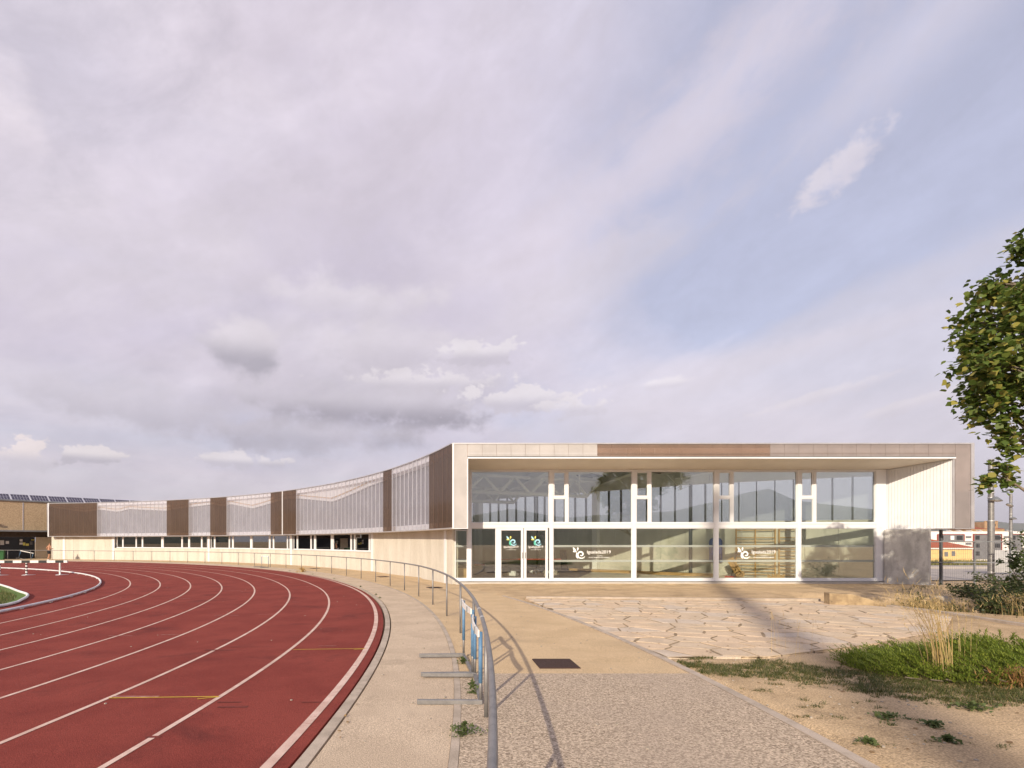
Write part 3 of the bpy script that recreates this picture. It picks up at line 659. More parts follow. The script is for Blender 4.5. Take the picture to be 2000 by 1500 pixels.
b = MB(); b.box(OX0-.035, OX0+.01, YF-.034, YF+.1, ZB+.014, ZL-.075); b.build('reveal_trim', M['white'], hall)
# sloping soffit, splayed side
SI = CZ+3.17
b = MB(); b.add([(1.0, YF+.122, ZL-.07), (OX1, YF+.122, ZL-.07), (19.72, YG-.03, SI), (1.0, YG-.03, SI), (1.0, YF+.122, ZL-.04), (OX1, YF+.122, ZL-.04), (19.72, YG-.03, SI+.03), (1.0, YG-.03, SI+.03)],
    [(0, 3, 2, 1), (4, 5, 6, 7), (0, 1, 5, 4), (1, 2, 6, 5), (2, 3, 7, 6), (3, 0, 4, 7)]); b.build('soffit', M['soffit'], hall)
A = Vector((OX1, YF+.03, 0)); E_ = Vector((19.70, YG, 0)); d = (E_-A); L = d.length; d.normalize(); nrm = Vector((-d.y, d.x, 0))   # towards the building
ang = math.atan2(d.y, d.x)
b = MB(); b.box(0, L, -.06, -.03, 0, ZL-.075-ZB); b.build('side_backing', M['white'], hall, loc=(A.x, A.y, ZB), rz=ang)
n = 21; wd = L/n
bb = MB(); bb.box(.004, wd-.004, -.03, -.002, 0, 1); mes = bb.mesh('side_board', M['white'])
for k in range(n):
    p = A+d*(wd*k); yy = p.y; zt = (ZL-.075)+(SI-ZL+.07)*(yy+.05-YF)/(YG-YF)-.01
    o = link('side_board', mes, hall, (p.x, p.y, ZB+.012), ang); o.scale = (1, 1, zt-ZB-.02)
for o in [o for o in col.objects if o.name.startswith(('side_board', 'side_backing'))]: pass
b = MB(); b.box(-.02, .04, -.07, .04, -.015, ZL-.075-ZB); b.build('reveal_trim', M['trim'], hall, loc=(A.x, A.y, ZB), rz=ang)
b = MB(); b.box(.05, L, -.055, .035, -.02, .01); b.build('bottom_trim', M['trim'], hall, loc=(A.x, A.y, ZB), rz=ang)
# concrete wing wall under it
A2 = A+d*.72
b = MB()
wl = (E_-A2).length
b.box(0, wl-.03, .004, .26, base_z, ZB-.022); o = b.build('wing_wall', M['concrete_grey'], hall, loc=(A2.x, A2.y, 0), rz=ang)
bevel(o, .012)
b = MB(); b.box(-.003, 0, .1, .14, 0, 1)
# underside of the overhang behind the frame on the right
b = MB(); b.prism([(OX1+.05, YF+.06), (FX1-.03, YF+.06), (FX1-.03, 24.6), (20.2, 24.6)], ZB-.012, ZB+.01); b.build('overhang_floor', M['soffit'], hall)
b = MB(); b.prism([(20.35, 24.6), (21.6, 24.6), (21.6, 24.75), (20.35, 24.75)], ZB, ZT-.3); b.build('end_wall', M['white'], hall)
# plinth
b = MB(); b.prism([(.75, YG-.22), (19.9, YG-.22), (20.6, YG-1.2), (20.75, YG-1.2), (20.0, YG+.1), (.75, YG+.1)], -.3, CZ-1.775); b.build('plinth', mat('plinth_concrete', (.52, .48, .43), (.44, .41, .37), 2, .85, .2, 40), hall)
# glazing
SCL = 1073/YG
def gx(p): return (p-856)/SCL
def gzz(p): return CZ+(1058-p)/SCL
MU = [gx(916.5), gx(1076), gx(1237.5), gx(1398), gx(1559), gx(1718)]
zb, z0, z1, ztop = CZ-1.74, CZ+.60, CZ+.835, SI
for i, x in enumerate(MU):
    hw = .085 if i < 5 else .22
    b = MB(); b.box(x-hw, x+hw, YG-.09, YG+.06, zb, ztop); o = b.build('mullion', M['white'], hall); bevel(o, .006, 1)
b = MB()
for i in range(5): pass
for i in range(5):
    xa, xb = MU[i]+.085, MU[i+1]-(.085 if i < 4 else .22)
    b = MB(); b.box(xa, xb, YG-.075, YG+.05, z0, z1); b.box(xa, xb, YG-.1, YG-.076, z1-.06, z1-.005); bevel(b.build('transom', M['white'], hall), .006, 1)
    b = MB(); b.box(xa, xb, YG-.07, YG+.05, zb, zb+.115); bevel(b.build('sill', M['white'], hall), .006, 1)
    b = MB(); b.box(xa, xb, YG-.07, YG+.05, ztop-.075, ztop); b.build('head', M['white'], hall)
    def win(xa, xb, za, zc, fr, name='window', y=YG, m='glass'):
        b = MB(); b.box(xa, xa+fr, y-.045, y+.03, za, zc); b.box(xb-fr, xb, y-.045, y+.03, za, zc); b.box(xa+fr, xb-fr, y-.045, y+.03, za, za+fr); b.box(xa+fr, xb-fr, y-.045, y+.03, zc-fr, zc)
        wo = b.build(name, M['white'], hall)
        b = MB(); b.box(xa+fr, xb-fr, y-.008, y+.004, za+fr, zc-fr); b.build('pane', M[m], wo)
        return wo
    if i == 0:
        win(xa, xb, z1+.002, ztop-.077, .025)
        dl = gx(971); win(xa, dl-.06, zb+.117, z0-.002, .025)
        b = MB(); b.box(dl-.058, dl+.07, YG-.06, YG+.05, zb+.117, z0-.002); b.build('mullion', M['white'], hall)
        doors = [(dl+.072, gx(1022)), (gx(1023.2), xb-.06)]
        for q, (da, db) in enumerate(doors):
            fr = .105
            b = MB(); y = YG-.01; za, zc = zb+.02, z0-.004
            b.box(da, da+fr, y-.05, y+.03, za, zc); b.box(db-fr, db, y-.05, y+.03, za, zc); b.box(da+fr, db-fr, y-.05, y+.03, za, za+.13); b.box(da+fr, db-fr, y-.05, y+.03, zc-.1, zc)
            do = b.build('door', M['white'], hall); bevel(do, .005, 1)
            b = MB(); b.box(da+fr, db-fr, y-.008, y+.004, za+.13, zc-.1); b.build('pane', M['glass'], do)
            hx = db-.05 if q == 0 else da+.05
            b = MB(); b.tube([(hx, y-.055, za+1.0), (hx, y-.1, za+1.0), (hx, y-.1, za+1.25), (hx, y-.055, za+1.25)], .012, 6); b.build('handle', M['galv'], do)
            doors[q] = (da+fr, db-fr, do)
    else:
        ns_ = xa+.56
        zt2 = gzz(972)
        win(xa, ns_, zt2+.03, ztop-.077, .06); win(xa, ns_, z1+.002, zt2-.03, .035)
        b = MB(); b.box(xa, ns_, YG-.06, YG+.04, zt2-.028, zt2+.028); b.build('transom', M['white'], hall)
        b = MB(); b.box(ns_+.002, ns_+.1, YG-.065, YG+.05, z1+.002, ztop-.077); b.build('mullion', M['white'], hall)
        win(ns_+.102, xb, z1+.002, ztop-.077, .025)
        win(xa, xb, zb+.117, z0-.002, .025)
# small side light left of the first mullion
xl, xr = .74, MU[0]-.087
b = MB(); b.box(xl, xr, YG-.07, YG+.05, zb, zb+.115); b.build('sill', M['white'], hall)
wo = win(xl, xr, zb+.117, ZB-.03, .03)
# frosted bands on the lower panes
for i in range(-1, 5):
    xa, xb = (xl+.03, xr-.03) if i < 0 else (MU[i]+.115, MU[i+1]-(.115 if i < 4 else .25))
    if i == 0: continue
    for zc in (gzz(1066.6), gzz(1095.5)):
        b = MB(); b.box(xa, xb, YG-.014, YG-.010, zc-.045, zc+.045); b.build('frosted_band', M['frost'], hall)
# lettering and emblem
def text_mesh(s, size, name):
    cu = bpy.data.curves.new(name, 'FONT'); cu.body = s; cu.size = size; cu.align_x = 'LEFT'; cu.extrude = .0015; cu.resolution_u = 3
    to = bpy.data.objects.new('t', cu); col.objects.link(to); bpy.context.view_layer.update()
    dg = bpy.context.evaluated_depsgraph_get(); me = bpy.data.meshes.new_from_object(to.evaluated_get(dg)); bpy.data.objects.remove(to); return me
def put_text(s, x, y, z, width, m, parent, bold=0., name='lettering'):
    me = text_mesh(s, 1., name); xs_ = [v.co.x for v in me.vertices]; k = width/(max(xs_)-min(xs_)); x_min = min(xs_)
    for v in me.vertices: v.co = Vector(((v.co.x-x_min)*k, v.co.y*k, v.co.z))
    me.materials.clear(); me.materials.append(m)
    o = link(name, me, parent, (x, y, z)); o.rotation_euler = (R_(90), 0, 0); return o
def ribbon(b, pts, ws, y, mi=0):
    P = [Vector(p) for p in pts]; n = len(P); o = len(b.v)
    for i, p in enumerate(P):
        dd = (P[min(i+1, n-1)]-P[max(i-1, 0)]).normalized(); s = Vector((-dd.y, dd.x))*ws[i]/2
        for q in (p-s, p+s): b.v.append((q.x, y, q.y))
    for i in range(n-1): b.f.append((o+2*i, o+2*i+1, o+2*i+3, o+2*i+2)); b.mi.append(mi)
def emblem(x, z, s, y, parent, mats):
    """spiral with a fan of petals; mats = (spiral, petal colours...)"""
    b = MB()
    pts, ws = [], []
    for i in range(49):
        t = i/48; a = R_(-28)-t*R_(480); r = .38-.31*t
        pts.append((x+s*(.68+r*math.cos(a)), z+s*(.37+r*math.sin(a)))); ws.append(s*(.03+.105*math.sin(math.pi*min(.99, t*.93+.04))**.7))
    ribbon(b, pts, ws, y)
    def petal(x0, z0, x1, z1, wd, mi, bend=.0):
        P, W = [], []
        for i in range(9):
            t = i/8; px_ = x0+(x1-x0)*t; pz_ = z0+(z1-z0)*t+bend*math.sin(math.pi*t); P.append((x+s*px_, z+s*pz_)); W.append(s*(.012+wd*math.sin(math.pi*min(.97, t**1.3))))
        ribbon(b, P, W, y-.0004*mi, mi)
    petal(.30, .58, -.02, 1.0, .17, 1, -.04); petal(.30, .56, -.04, .60, .15, 2, .06); petal(.36, .66, .42, 1.0, .14, 2, .02); petal(.28, .58, .40, .0, .22, 3, -.02)
    b.build('emblem', [M[m] for m in mats], parent)
yt = YG-.018
def sign_big(xl_, par):
    emblem(gx(xl_), gzz(1091), .50, yt, par, ('sticker',)*4)
    put_text('Igualada2019', gx(xl_+27), yt, gzz(1081), 1.04, M['sticker'], par)
    put_text('Candidata a', gx(xl_+46), yt, gzz(1086.2), .26, M['sticker'], par)
    put_text("CIUTAT EUROPEA DE L'ESPORT", gx(xl_+30), yt, gzz(1089.8), .92, M['sticker'], par)
sign_big(1119.5, hall); sign_big(1441, hall)
for (da, db, do) in doors:
    cxm = (da+db)/2
    emblem(cxm-.19, gzz(1065.5), .42, YG-.028, do, ('film_blue', 'film_blue', 'film_yellow', 'film_green'))
    put_text('Igualada2019', cxm-.32, YG-.028, gzz(1069.8), .64, M['sticker'], do)
    put_text('Candidata a', cxm-.08, YG-.028, gzz(1072.3), .16, M['sticker'], do)
    put_text("CIUTAT EUROPEA DE L'ESPORT", cxm-.23, YG-.028, gzz(1074.2), .46, M['sticker'], do)
b = MB(); b.box(gx(1056.5), gx(1062.5), YG-.022, YG-.02, gzz(1048.5), gzz(1042.5)); b.build('door_notice', M['black_paint'], doors[1][2])
# ---- inside: diagonal back wall
BW = [(19.62, 24.75), (16.5, 26.3), (13.8, 27.9), (10.9, 30.7), (6.9, 35.1), (2.9, 39.2), (-1.0, 42.4)]
WZ = CZ+1.0
def along(P):
    out = [0.]
    for a, c in zip(P, P[1:]): out.append(out[-1]+math.dist(a, c))
    return out
SA = along(BW)
def bw(s, off=0.):
    for (a, c), (p, q) in zip(zip(BW, BW[1:]), zip(SA, SA[1:])):
        if s <= q or q == SA[-1]:
            t = (s-p)/(q-p); dx_, dy_ = (c[0]-a[0])/(q-p), (c[1]-a[1])/(q-p)
            return Vector((a[0]+(c[0]-a[0])*t-dy_*off*-1*-1, a[1]+(c[1]-a[1])*t+dx_*off)), math.atan2(dy_, dx_)
def bw_px(px):                              # arc length on the wall at an image column
    best = min((abs((bw(i*.05)[0].x)-(px-856)/1073*bw(i*.05)[0].y), i*.05) for i in range(int(SA[-1]/.05))); return best[1]
n = int(SA[-1]/1.25)
for i in range(n):
    s = (i+.5)*SA[-1]/n; p, a = bw(s); wdd = SA[-1]/n
    b = MB(); b.box(-wdd/2+.006, wdd/2-.006, -.12, .0, CZ-1.741, WZ)
    b.build('back_wall_panel', M['concrete_in'], hall, loc=(p.x, p.y, 0), rz=a)
n = int(SA[-1]/.74); CT = CZ+2.95
cp = MB(); cp.box(-.345, .345, -.09, -.06, WZ+.02, CT); cpm = cp.mesh('clerestory_panel', M['poly_back'])
cm = MB(); cm.box(-.028, .028, -.10, .05, WZ+.002, CT); cmm = cm.mesh('clerestory_mullion', M['dark_steel'])
for i in range(n):
    s = (i+.5)*SA[-1]/n; p, a = bw(s); link('clerestory_panel', cpm, hall, (p.x, p.y, 0), a)
    p, a = bw(i*SA[-1]/n+.01); link('clerestory_mullion', cmm, hall, (p.x, p.y, 0), a)
for (a_, c_) in zip(BW, BW[1:]):
    b = MB(); b.beam((a_[0], a_[1], CZ+3.3), (c_[0], c_[1], CZ+3.3), .26, .68); b.build('wall_beam', M['white_in'], hall)
arc_strip('outer_wall', 59.2, 59.4, R_(36.5), R_(82), -.3, WZ, M['concrete_in'])
arc_strip('outer_screen', 59.25, 59.28, R_(36.5), R_(82), WZ+.01, ZT-.31, M['poly_back'])
x0, y0 = pol(RC+.1, T1-.002); x1, y1 = pol(59.4, T1-.002)
b = MB(); b.beam((x0, y0, (ZB+ZT)/2), (x1, y1, (ZB+ZT)/2), .1, ZT-ZB-.3); b.build('end_wall', M['poly_bronze'], hall)
x0, y0 = pol(RW+.02, TW1); b = MB(); b.beam((x0, y0, 1.), (x1, y1, 1.), .2, 2.6); b.build('end_wall', M['concrete'], hall)
# cross wall closing the wing off from the glazed hall
t = R_(38.5); x0, y0 = pol(RW+.3, t); x1, y1 = pol(59.1, t)
b = MB(); b.beam((x0, y0, 1.2), (x1, y1, 1.2), .15, 2.8); b.build('cross_wall', M['white_in'], hall)
# ceiling beams, trusses, skylights
for (p, q) in [((9.5, 24.4), (9.5, 32.0)), ((13.4, 24.4), (12.6, 29.0)), ((5.5, 24.4), (4.6, 37.)), ]:
    b = MB(); b.beam((*p, CZ+3.5), (*q, CZ+3.5), .35, .36); b.build('ceiling_beam', M['white_in'], hall)
def truss(p, q, n, zl_, zh_, r=.085):
    P, Q = Vector(p), Vector(q); b = MB()
    lo = [P+(Q-P)*(i+.5)/n for i in range(n)]; hi = [P+(Q-P)*i/n for i in range(n+1)]
    b.tube([(*lo[0], zl_), (*lo[-1], zl_)], r*1.25, 8); b.tube([(*hi[0], zh_), (*hi[-1], zh_)], r, 8)
    b.build('truss_chord', M['white_in'], hall, smooth=True)
    for i in range(n):
        for h in (hi[i], hi[i+1]):
            b = MB(); b.tube([(*lo[i], zl_), (*h, zh_)], r, 8); b.build('truss_diagonal', M['white_in'], hall, smooth=True)
truss((.6, 27.6), (9.2, 31.2), 5, CZ+2.55, CZ+3.42)
truss((-1.4, 33.0), (5.6, 36.0), 5, CZ+2.55, CZ+3.42)
for (p, zc, q) in [((11.4, 29.6), 2.45, (8.4, 26.4)), ((13.1, 27.9), 2.55, (10.5, 25.6)), ((9.0, 31.9), 2.45, (6.5, 28.5))]:
    b = MB(); b.tube([(*p, CZ+3.0), (*( (Vector(p)+Vector(q))/2), CZ+zc), (*q, CZ+3.3)], .014, 5); mdl = (Vector(p)+Vector(q))/2
    b.tube([(*mdl, CZ+zc-.03), (*mdl, CZ+3.66)], .05, 6); b.build('tie_rod', M['white_in'], hall)
for (x, y) in [(9.1, 27.6), (11.6, 28.6), (12.7, 27.0), (7.3, 27.4), (5.2, 31.5), (15.1, 25.9), (8.5, 30.5), (11.0, 26.1)]:
    b = MB(); b.box(-.65, .65, -.4, .4, 0, .028); b.box(-.72, .72, .4, .46, -.03, .028); b.box(-.72, .72, -.46, -.4, -.03, .028)
    b.build('skylight', M['dark_steel'], hall, loc=(x, y, ZT-.33), rz=.7)
def wall_at(px, off=.12): s = bw_px(px); p, a = bw(s, off); return p, a
for px_, m, r in [(1352, 'dark_steel', .085), (1167, 'white_in', .16), (938, 'white_in', .2), (1053, 'dark_steel', .07), (1240, 'dark_steel', .04)]:
    p, a = wall_at(px_, .2); b = MB()
    if m == 'white_in': b.box(-r, r, -r, r, CZ-1.742, CZ+2.97)
    else: b.tube([(0, 0, CZ-1.742), (0, 0, CZ+2.97)], r, 10)
    b.build('column', M[m], hall, loc=(p.x, p.y, 0), rz=a)
FZ = CZ-1.742
# ------------------------------------------------------------------ things inside the hall
b = MB(); b.prism([(1.3, 24.6), (6.0, 24.6), (9.0, 32.0), (6.8, 34.6), (2.8, 38.6), (-1.6, 33)], FZ+.003, FZ+.02); b.build('gym_flooring', M['navyfloor'], kind='structure')
p0, a0 = wall_at(1240, .45); p1, a1 = wall_at(1125, .45)
b = MB(); p2, _ = wall_at(1395, .4)
b.beam((p1.x, p1.y, FZ+.07), (p0.x, p0.y, FZ+.07), .5, .14); b.beam((p0.x+.05, p0.y-.05, FZ+.07), (p2.x, p2.y, FZ+.07), .5, .14)
b.build('low_platform', M['ply'], label='long low plywood strip lying along the foot of the hall back wall', cat='platform')
# wall bars
def wallbars(px0, px1, cols, label):
    s0, s1 = bw_px(px1), bw_px(px0); pA, a = bw((s0+s1)/2, .05); wdd = s1-s0
    t = thing('wall_bars', label, 'wall bars', (pA.x, pA.y, FZ), a, 'wooden wall bars on the back wall')
    for i in range(cols+1):
        xx = -wdd/2+wdd*i/cols; b = MB(); b.box(xx-.03, xx+.03, .0, .10, 0, 2.55); b.build('upright', M['wood'], t)
    for zc in (.15, .3, .46, .62, .78, .94, 1.10, 1.27, 1.43, 1.6, 1.78, 1.94, 2.30, 2.44):
        b = MB(); b.tube([(-wdd/2, .12, zc), (wdd/2, .12, zc)], .022, 6); b.build('rung', M['wood'], t)
wallbars(1438, 1515, 2, 'wide pair of wooden wall bars behind the fourth glazed bay')
wallbars(1522, 1558, 1, 'narrow set of wooden wall bars at the right of the fourth glazed bay')
p, a = wall_at(1399.5, .12)
b = MB(); P = [(-.30, 0), (.30, 0), (.30, 1.0)]+[(.30*math.cos(R_(k*15)), 1.0+.25*math.sin(R_(k*15))) for k in range(1, 12)]+[(-.30, 1.0)]
nn = len(P); b.add([(x, .0, z) for x, z in P]+[(x, .06, z) for x, z in P], [tuple(range(nn)), tuple(reversed(range(nn, 2*nn)))]+[(i, i+nn, (i+1) % nn+nn, (i+1) % nn) for i in range(nn)])
b.build('gym_mat', M['blue_mat'], loc=(p.x, p.y, FZ+.72), rz=a, label='blue round-topped mat hanging on the back wall behind a mullion', cat='mat')
p, a = wall_at(1110, .35)
b = MB(); T_ = Matrix.Rotation(R_(-8), 4, 'X'); b.box(-.22, .22, 0, .06, 0, 1.25, T_); b.build('board', M['navy'], loc=(p.x, p.y, FZ), rz=a, label='dark navy board leaning upright on the hall back wall', cat='board')
p, a = wall_at(1430, .5)
br = thing('broom', 'dark handled floor broom with red head leaning beside the wall bars', 'broom', (p.x-.1, p.y-.2, FZ), a)
b = MB(); b.tube([(0, 0, .05), (-.25, -.35, 1.4)], .016, 6); b.build('handle', M['navy'], br)
b = MB(); b.box(-.28, .28, -.06, .06, 0, .07); b.build('head', M['red'], br)
p, a = wall_at(1449, .9)
vt = thing('gym_bench', 'light wooden bench tipped on end against the wall bars', 'bench', (p.x, p.y, FZ), a)
T_ = Matrix.Rotation(R_(28), 4, 'Y'); b = MB(); b.box(-.16, .16, -.03, .03, .05, 1.05, T_); b.build('seat', M['ply'], vt)
b = MB(); b.box(-.15, -.09, .03, .12, .1, 1.0, T_); b.box(.09, .15, .03, .12, .1, 1.0, T_); b.build('frame', M['wood'], vt)
b = MB(); b.tube([(.0, -.05, .18), (.0, .12, .18)], .15, 14); b.build('end_block', M['ply'], vt)
p, a = wall_at(1517, .75)
b = MB(); Z = [(-.34, 0), (.34, 0), (.34, .24), (.16, .1), (.16, .26), (-.02, .12), (-.02, .26), (-.2, .16), (-.34, .26)]
nn = len(Z); b.add([(x, -.2, z) for x, z in Z]+[(x, .2, z) for x, z in Z], [tuple(range(nn)), tuple(reversed(range(nn, 2*nn)))]+[(i, i+nn, (i+1) % nn+nn, (i+1) % nn) for i in range(nn)])
b.build('toothed_box', M['ply'], loc=(p.x-.1, p.y-.1, FZ), rz=a, label='small wooden box with saw-toothed top on the hall floor', cat='box')
bx = thing('storage_box', 'brown box on the floor behind the narrow pane left of the doors', 'box', (1.02, 25.2, FZ), .1)
b = MB(); b.box(-.32, .32, -.25, .25, 0, .55); bevel(b.build('body', M['ply'], bx), .01)
b = MB(); b.box(-.34, .34, -.27, .27, .553, .62); b.build('lid', M['brown_soffit'], bx)
b = MB(); b.tube([(gx(965)*1.3, 31.4, CZ-.92), (gx(1084)*1.3, 31.4, CZ-.92)], .02, 6); 
b = MB(); b.box(3.3, 6.7, 29.98, 30.0, CZ-.99, CZ-.93); b.build('barrier_tape', M['red'], label='red barrier tape stretched across the hall behind the doors', cat='tape')
b = MB(); b.box(-.35, .35, -.02, .02, 0, .16); b.build('red_bench_end', M['red'], loc=(2.75, 36.6, FZ+.12), label='low red block on the navy floor left of the doors', cat='block')
random.seed(3)
for k in range(12):
    x = random.uniform(3.4, 6.6); y = random.uniform(27, 31); s = random.uniform(.05, .13)
    b = MB(); b.box(-s*1.6, s*1.6, -s, s, 0, s*1.2); b.box(-s*.5, s*1.1, -s*.6, s*.5, s*1.2, s*1.8)
    b.build('offcut', M[random.choice(['ply', 'white_in', 'rock'])], loc=(x, y, FZ+.022), rz=random.uniform(0, 3), label='small scrap of building material scattered on the navy hall floor', cat='scrap', group='scraps on the hall floor')
# ------------------------------------------------------------------ handrail
RR = 47.89
hr = thing('handrail', 'grey galvanised tube handrail curving along the path edge', 'railing')
def railz(th): return lerp([(-12, .80), (-4, .88), (0, .95), (6, .985), (12, .98), (20, .93), (30, .90), (60, .885), (70, .865), (90, .92), (140, .92)], math.degrees(th))+.045
b = MB(); b.tube([(*pol(RR, R_(-13+.5*i)), railz(R_(-13+.5*i))) for i in range(290)], .0225, 10); b.build('rail', M['galv'], hr, smooth=True)
posts = [-8.6, -5.7, -2.75]+[.4+3.02*i for i in range(44)]
for d_ in posts:
    x, y = pol(RR, R_(d_)); z0_ = g(y)-.05; z1_ = railz(R_(d_))-.02
    b = MB(); b.tube([(0, 0, z0_), (0, 0, z1_)], .0195, 8); b.build('post', M['galv'], hr, smooth=True, loc=(x, y, 0))
for d_ in (-1.7, -.95):
    x, y = pol(RR, R_(d_)); x2, y2 = pol(RR, R_(d_+.06)); b = MB(); b.tube([(x, y, railz(R_(d_))), (x2, y2, railz(R_(d_+.06)))], .0255, 10); b.build('weld_sleeve', M['alu'], hr)
# ------------------------------------------------------------------ hurdles
def hurdle(label, x, y, z, rz, h, wdt=1.12, foot=.62, group=None):
    """uprights at x=0, spread along y; feet point to -x"""
    t = thing('hurdle', label, 'hurdle', (x, y, z), rz, group)
    for s in (-1, 1):
        yy = s*wdt/2
        b = MB(); b.box(-foot, .02, yy-.022, yy+.022, .012, .062); bevel(b.build('foot', M['galv'], t), .006, 1)
        b = MB(); b.tube([(0, yy, .06), (0, yy, h*.42)], .016, 8); b.build('lower_post', M['galv'], t, smooth=True)
        b = MB(); b.tube([(0, yy, h*.30), (0, yy, h-.02)], .021, 8); b.build('upright', M['blue'], t, smooth=True)
    b = MB(); b.box(-.02, .02, -wdt/2, wdt/2, .016, .052); b.build('base_bar', M['galv'], t)
    b = MB()
    for k in range(10):
        y0_, y1_ = -wdt/2-.03+(wdt+.06)*k/10, -wdt/2-.03+(wdt+.06)*(k+1)/10
        f0 = .025*math.sin(math.pi*k/10); f1 = .025*math.sin(math.pi*(k+1)/10)
        b.add([(-.03-f0, y0_, h-.07), (-.03-f1, y1_, h-.07), (-.03-f1, y1_, h), (-.03-f0, y0_, h), (-.012-f0, y0_, h-.07), (-.012-f1, y1_, h-.07), (-.012-f1, y1_, h), (-.012-f0, y0_, h)],
              [(0, 3, 2, 1), (4, 5, 6, 7), (0, 1, 5, 4), (3, 7, 6, 2), (0, 4, 7, 3), (1, 2, 6, 5)])
    b.build('crossbar', M['white_paint'], t)
    for yy in (-wdt*.33, wdt*.30):
        b = MB(); b.box(-.058, -.010, yy-.006, yy+.006, h-.0715, h+.0015); b.build('crossbar_band', M['grey_steel'], t)
    return t
hurdle('blue hurdle with white crossbar, farther of two by the near handrail', .395, 7.36, g(7.36), R_(3), .845, 1.12, .64, 'blue track hurdles')
hurdle('blue hurdle with white crossbar, nearest to the camera by the handrail', .435, 6.1, g(6.1), R_(-1), .765, 1.14, .64, 'blue track hurdles')
x, y = pol(47.3, R_(42.2)); hurdle('small distant blue hurdle beside the handrail below the ribbon windows', x, y, g(y), R_(42), .84, 1.1, .6, 'blue track hurdles')
x, y = pol(49.3, R_(84.3)); t = hurdle('blue and white hurdle leaning near the dark entrance on the far left', x, y, g(y), R_(130), .84, 1.1, .6, 'blue track hurdles'); t.rotation_euler = (R_(14), 0, R_(110))
# ------------------------------------------------------------------ ground plates
def plate(label, x, y, rz, w_=.54, l_=.6):
    b = MB(); b.box(-w_/2, w_/2, -l_/2, l_/2, -.02, .012); o = b.build('drain_cover', M['rust'], loc=(x, y, g(y)+.006), rz=rz, label=label, cat='drain cover', group='rusty drain covers'); bevel(o, .006, 1)
    rx_ = math.atan((g(y+.3)-g(y-.3))/.6); o.rotation_euler = (rx_, 0, rz); return o
plate('rusty speckled drain cover in the middle of the walk, largest in view', 1.6, 7.5, 0)
x, y = pol(49.3, R_(16.6)); plate('rusty drain cover in the walk near the corner of the curved wall', x, y, R_(16))
x, y = pol(49.3, R_(25.4)); plate('rusty drain cover beyond the handrail below the blank concrete wall', x, y, R_(25))
x, y = pol(49.2, R_(37.6)); plate('rusty drain cover farthest along the walk beneath the ribbon windows', x, y, R_(37))
# ------------------------------------------------------------------ steeplechase barrier
st = thing('steeplechase_barrier', 'black and white striped steeplechase barrier standing on the red infield', 'barrier', (-22.2, 32.9, zin(32.9)), R_(188))
BZ = .80
for k in range(9):
    b = MB(); a_, c_ = .0 if k == 0 else .19+.46*(k-1), .19+.46*k
    b.box(a_+.001, c_-.001, -.065, .065, BZ-.07, BZ+.07); b.build('beam_stripe', M['white_paint' if k % 2 == 0 else 'black_paint'], st)
for xx, m in ((.42, 'white_paint'), (2.25, 'white_paint'), (3.7, 'white_paint')):
    b = MB(); b.tube([(xx, 0, .02), (xx, 0, BZ-.07)], .05, 10); lg = b.build('leg', M[m], st)
    if xx > 2:
        b = MB()
        for k in range(4): b.tube([(xx, 0, .06+.18*k), (xx, 0, .13+.18*k)], .0515, 10)
        b.build('black_band', M['black_paint'], lg)
    b = MB(); b.add([(xx-.35, -.3, .0), (xx+.35, -.3, 0), (xx+.1, .3, 0), (xx-.1, .3, 0), (xx-.35, -.3, .02), (xx+.35, -.3, .02), (xx+.1, .3, .02), (xx-.1, .3, .02)], [(3, 2, 1, 0), (4, 5, 6, 7), (0, 1, 5, 4), (1, 2, 6, 5), (2, 3, 7, 6), (3, 0, 4, 7)])
    b.build('foot_plate', M['alu'], lg)
# ------------------------------------------------------------------ old building on the far left
P0 = Vector((-45.5, 57.0)); dv = Vector((.65, .76)).normalized(); a_ = math.atan2(dv.y, dv.x)
ob = thing('clubhouse', 'old clubhouse with speckled beige walls, dark recessed entrance and solar panels on its roof', 'building', (P0.x, P0.y, 0), a_)
H0, H1 = CZ+1.12, CZ+4.28                   # bottom / top of upper wall
for (xa, xb) in ((-6.0, -2.7), (-2.68, 1.95), (1.99, 4.12), (4.14, 7.4)):
    b = MB(); b.box(xa, xb, 0, .3, H0+.1, H1); b.build('wall_panel', M['render'], ob)
for xx in (-2.69, 1.97, 4.13):
    b = MB(); b.box(xx-.035, xx+.035, -.03, .02, H0+.12, H1-.1); b.build('downpipe', M['alu'], ob)
b = MB(); b.box(-6, 7.4, -.12, .3, H1+.002, H1+.14); b.build('parapet', M['grey_steel'], ob)
b = MB(); b.box(-6, 6.4, -.9, .3, H0-.06, H0+.095); b.build('canopy', M['grey_steel'], ob)
b = MB(); b.box(-6, 6.4, .3, 2.6, H0-.1, H0+.05); b.build('entrance_ceiling', M['brown_soffit'], ob)
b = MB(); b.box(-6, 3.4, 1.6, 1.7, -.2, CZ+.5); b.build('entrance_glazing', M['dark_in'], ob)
b = MB(); b.box(-6, 7.4, 1.55, 1.75, CZ+.503, H0-.1); b.build('fascia', M['brown_soffit'], ob)
b = MB(); b.box(3.45, 6.6, 1.4, 1.6, -.2, CZ+.5); b.build('side_wall', M['cream'], ob)
b = MB(); b.box(-1.0, .15, .9, 1.1, -.2, CZ+.5); b.build('porch_pillar', M['cream'], ob)
b = MB(); b.box(-6, 8, .3, 14, H1-.2, H1+.0); b.build('roof', M['grey_steel'], ob)
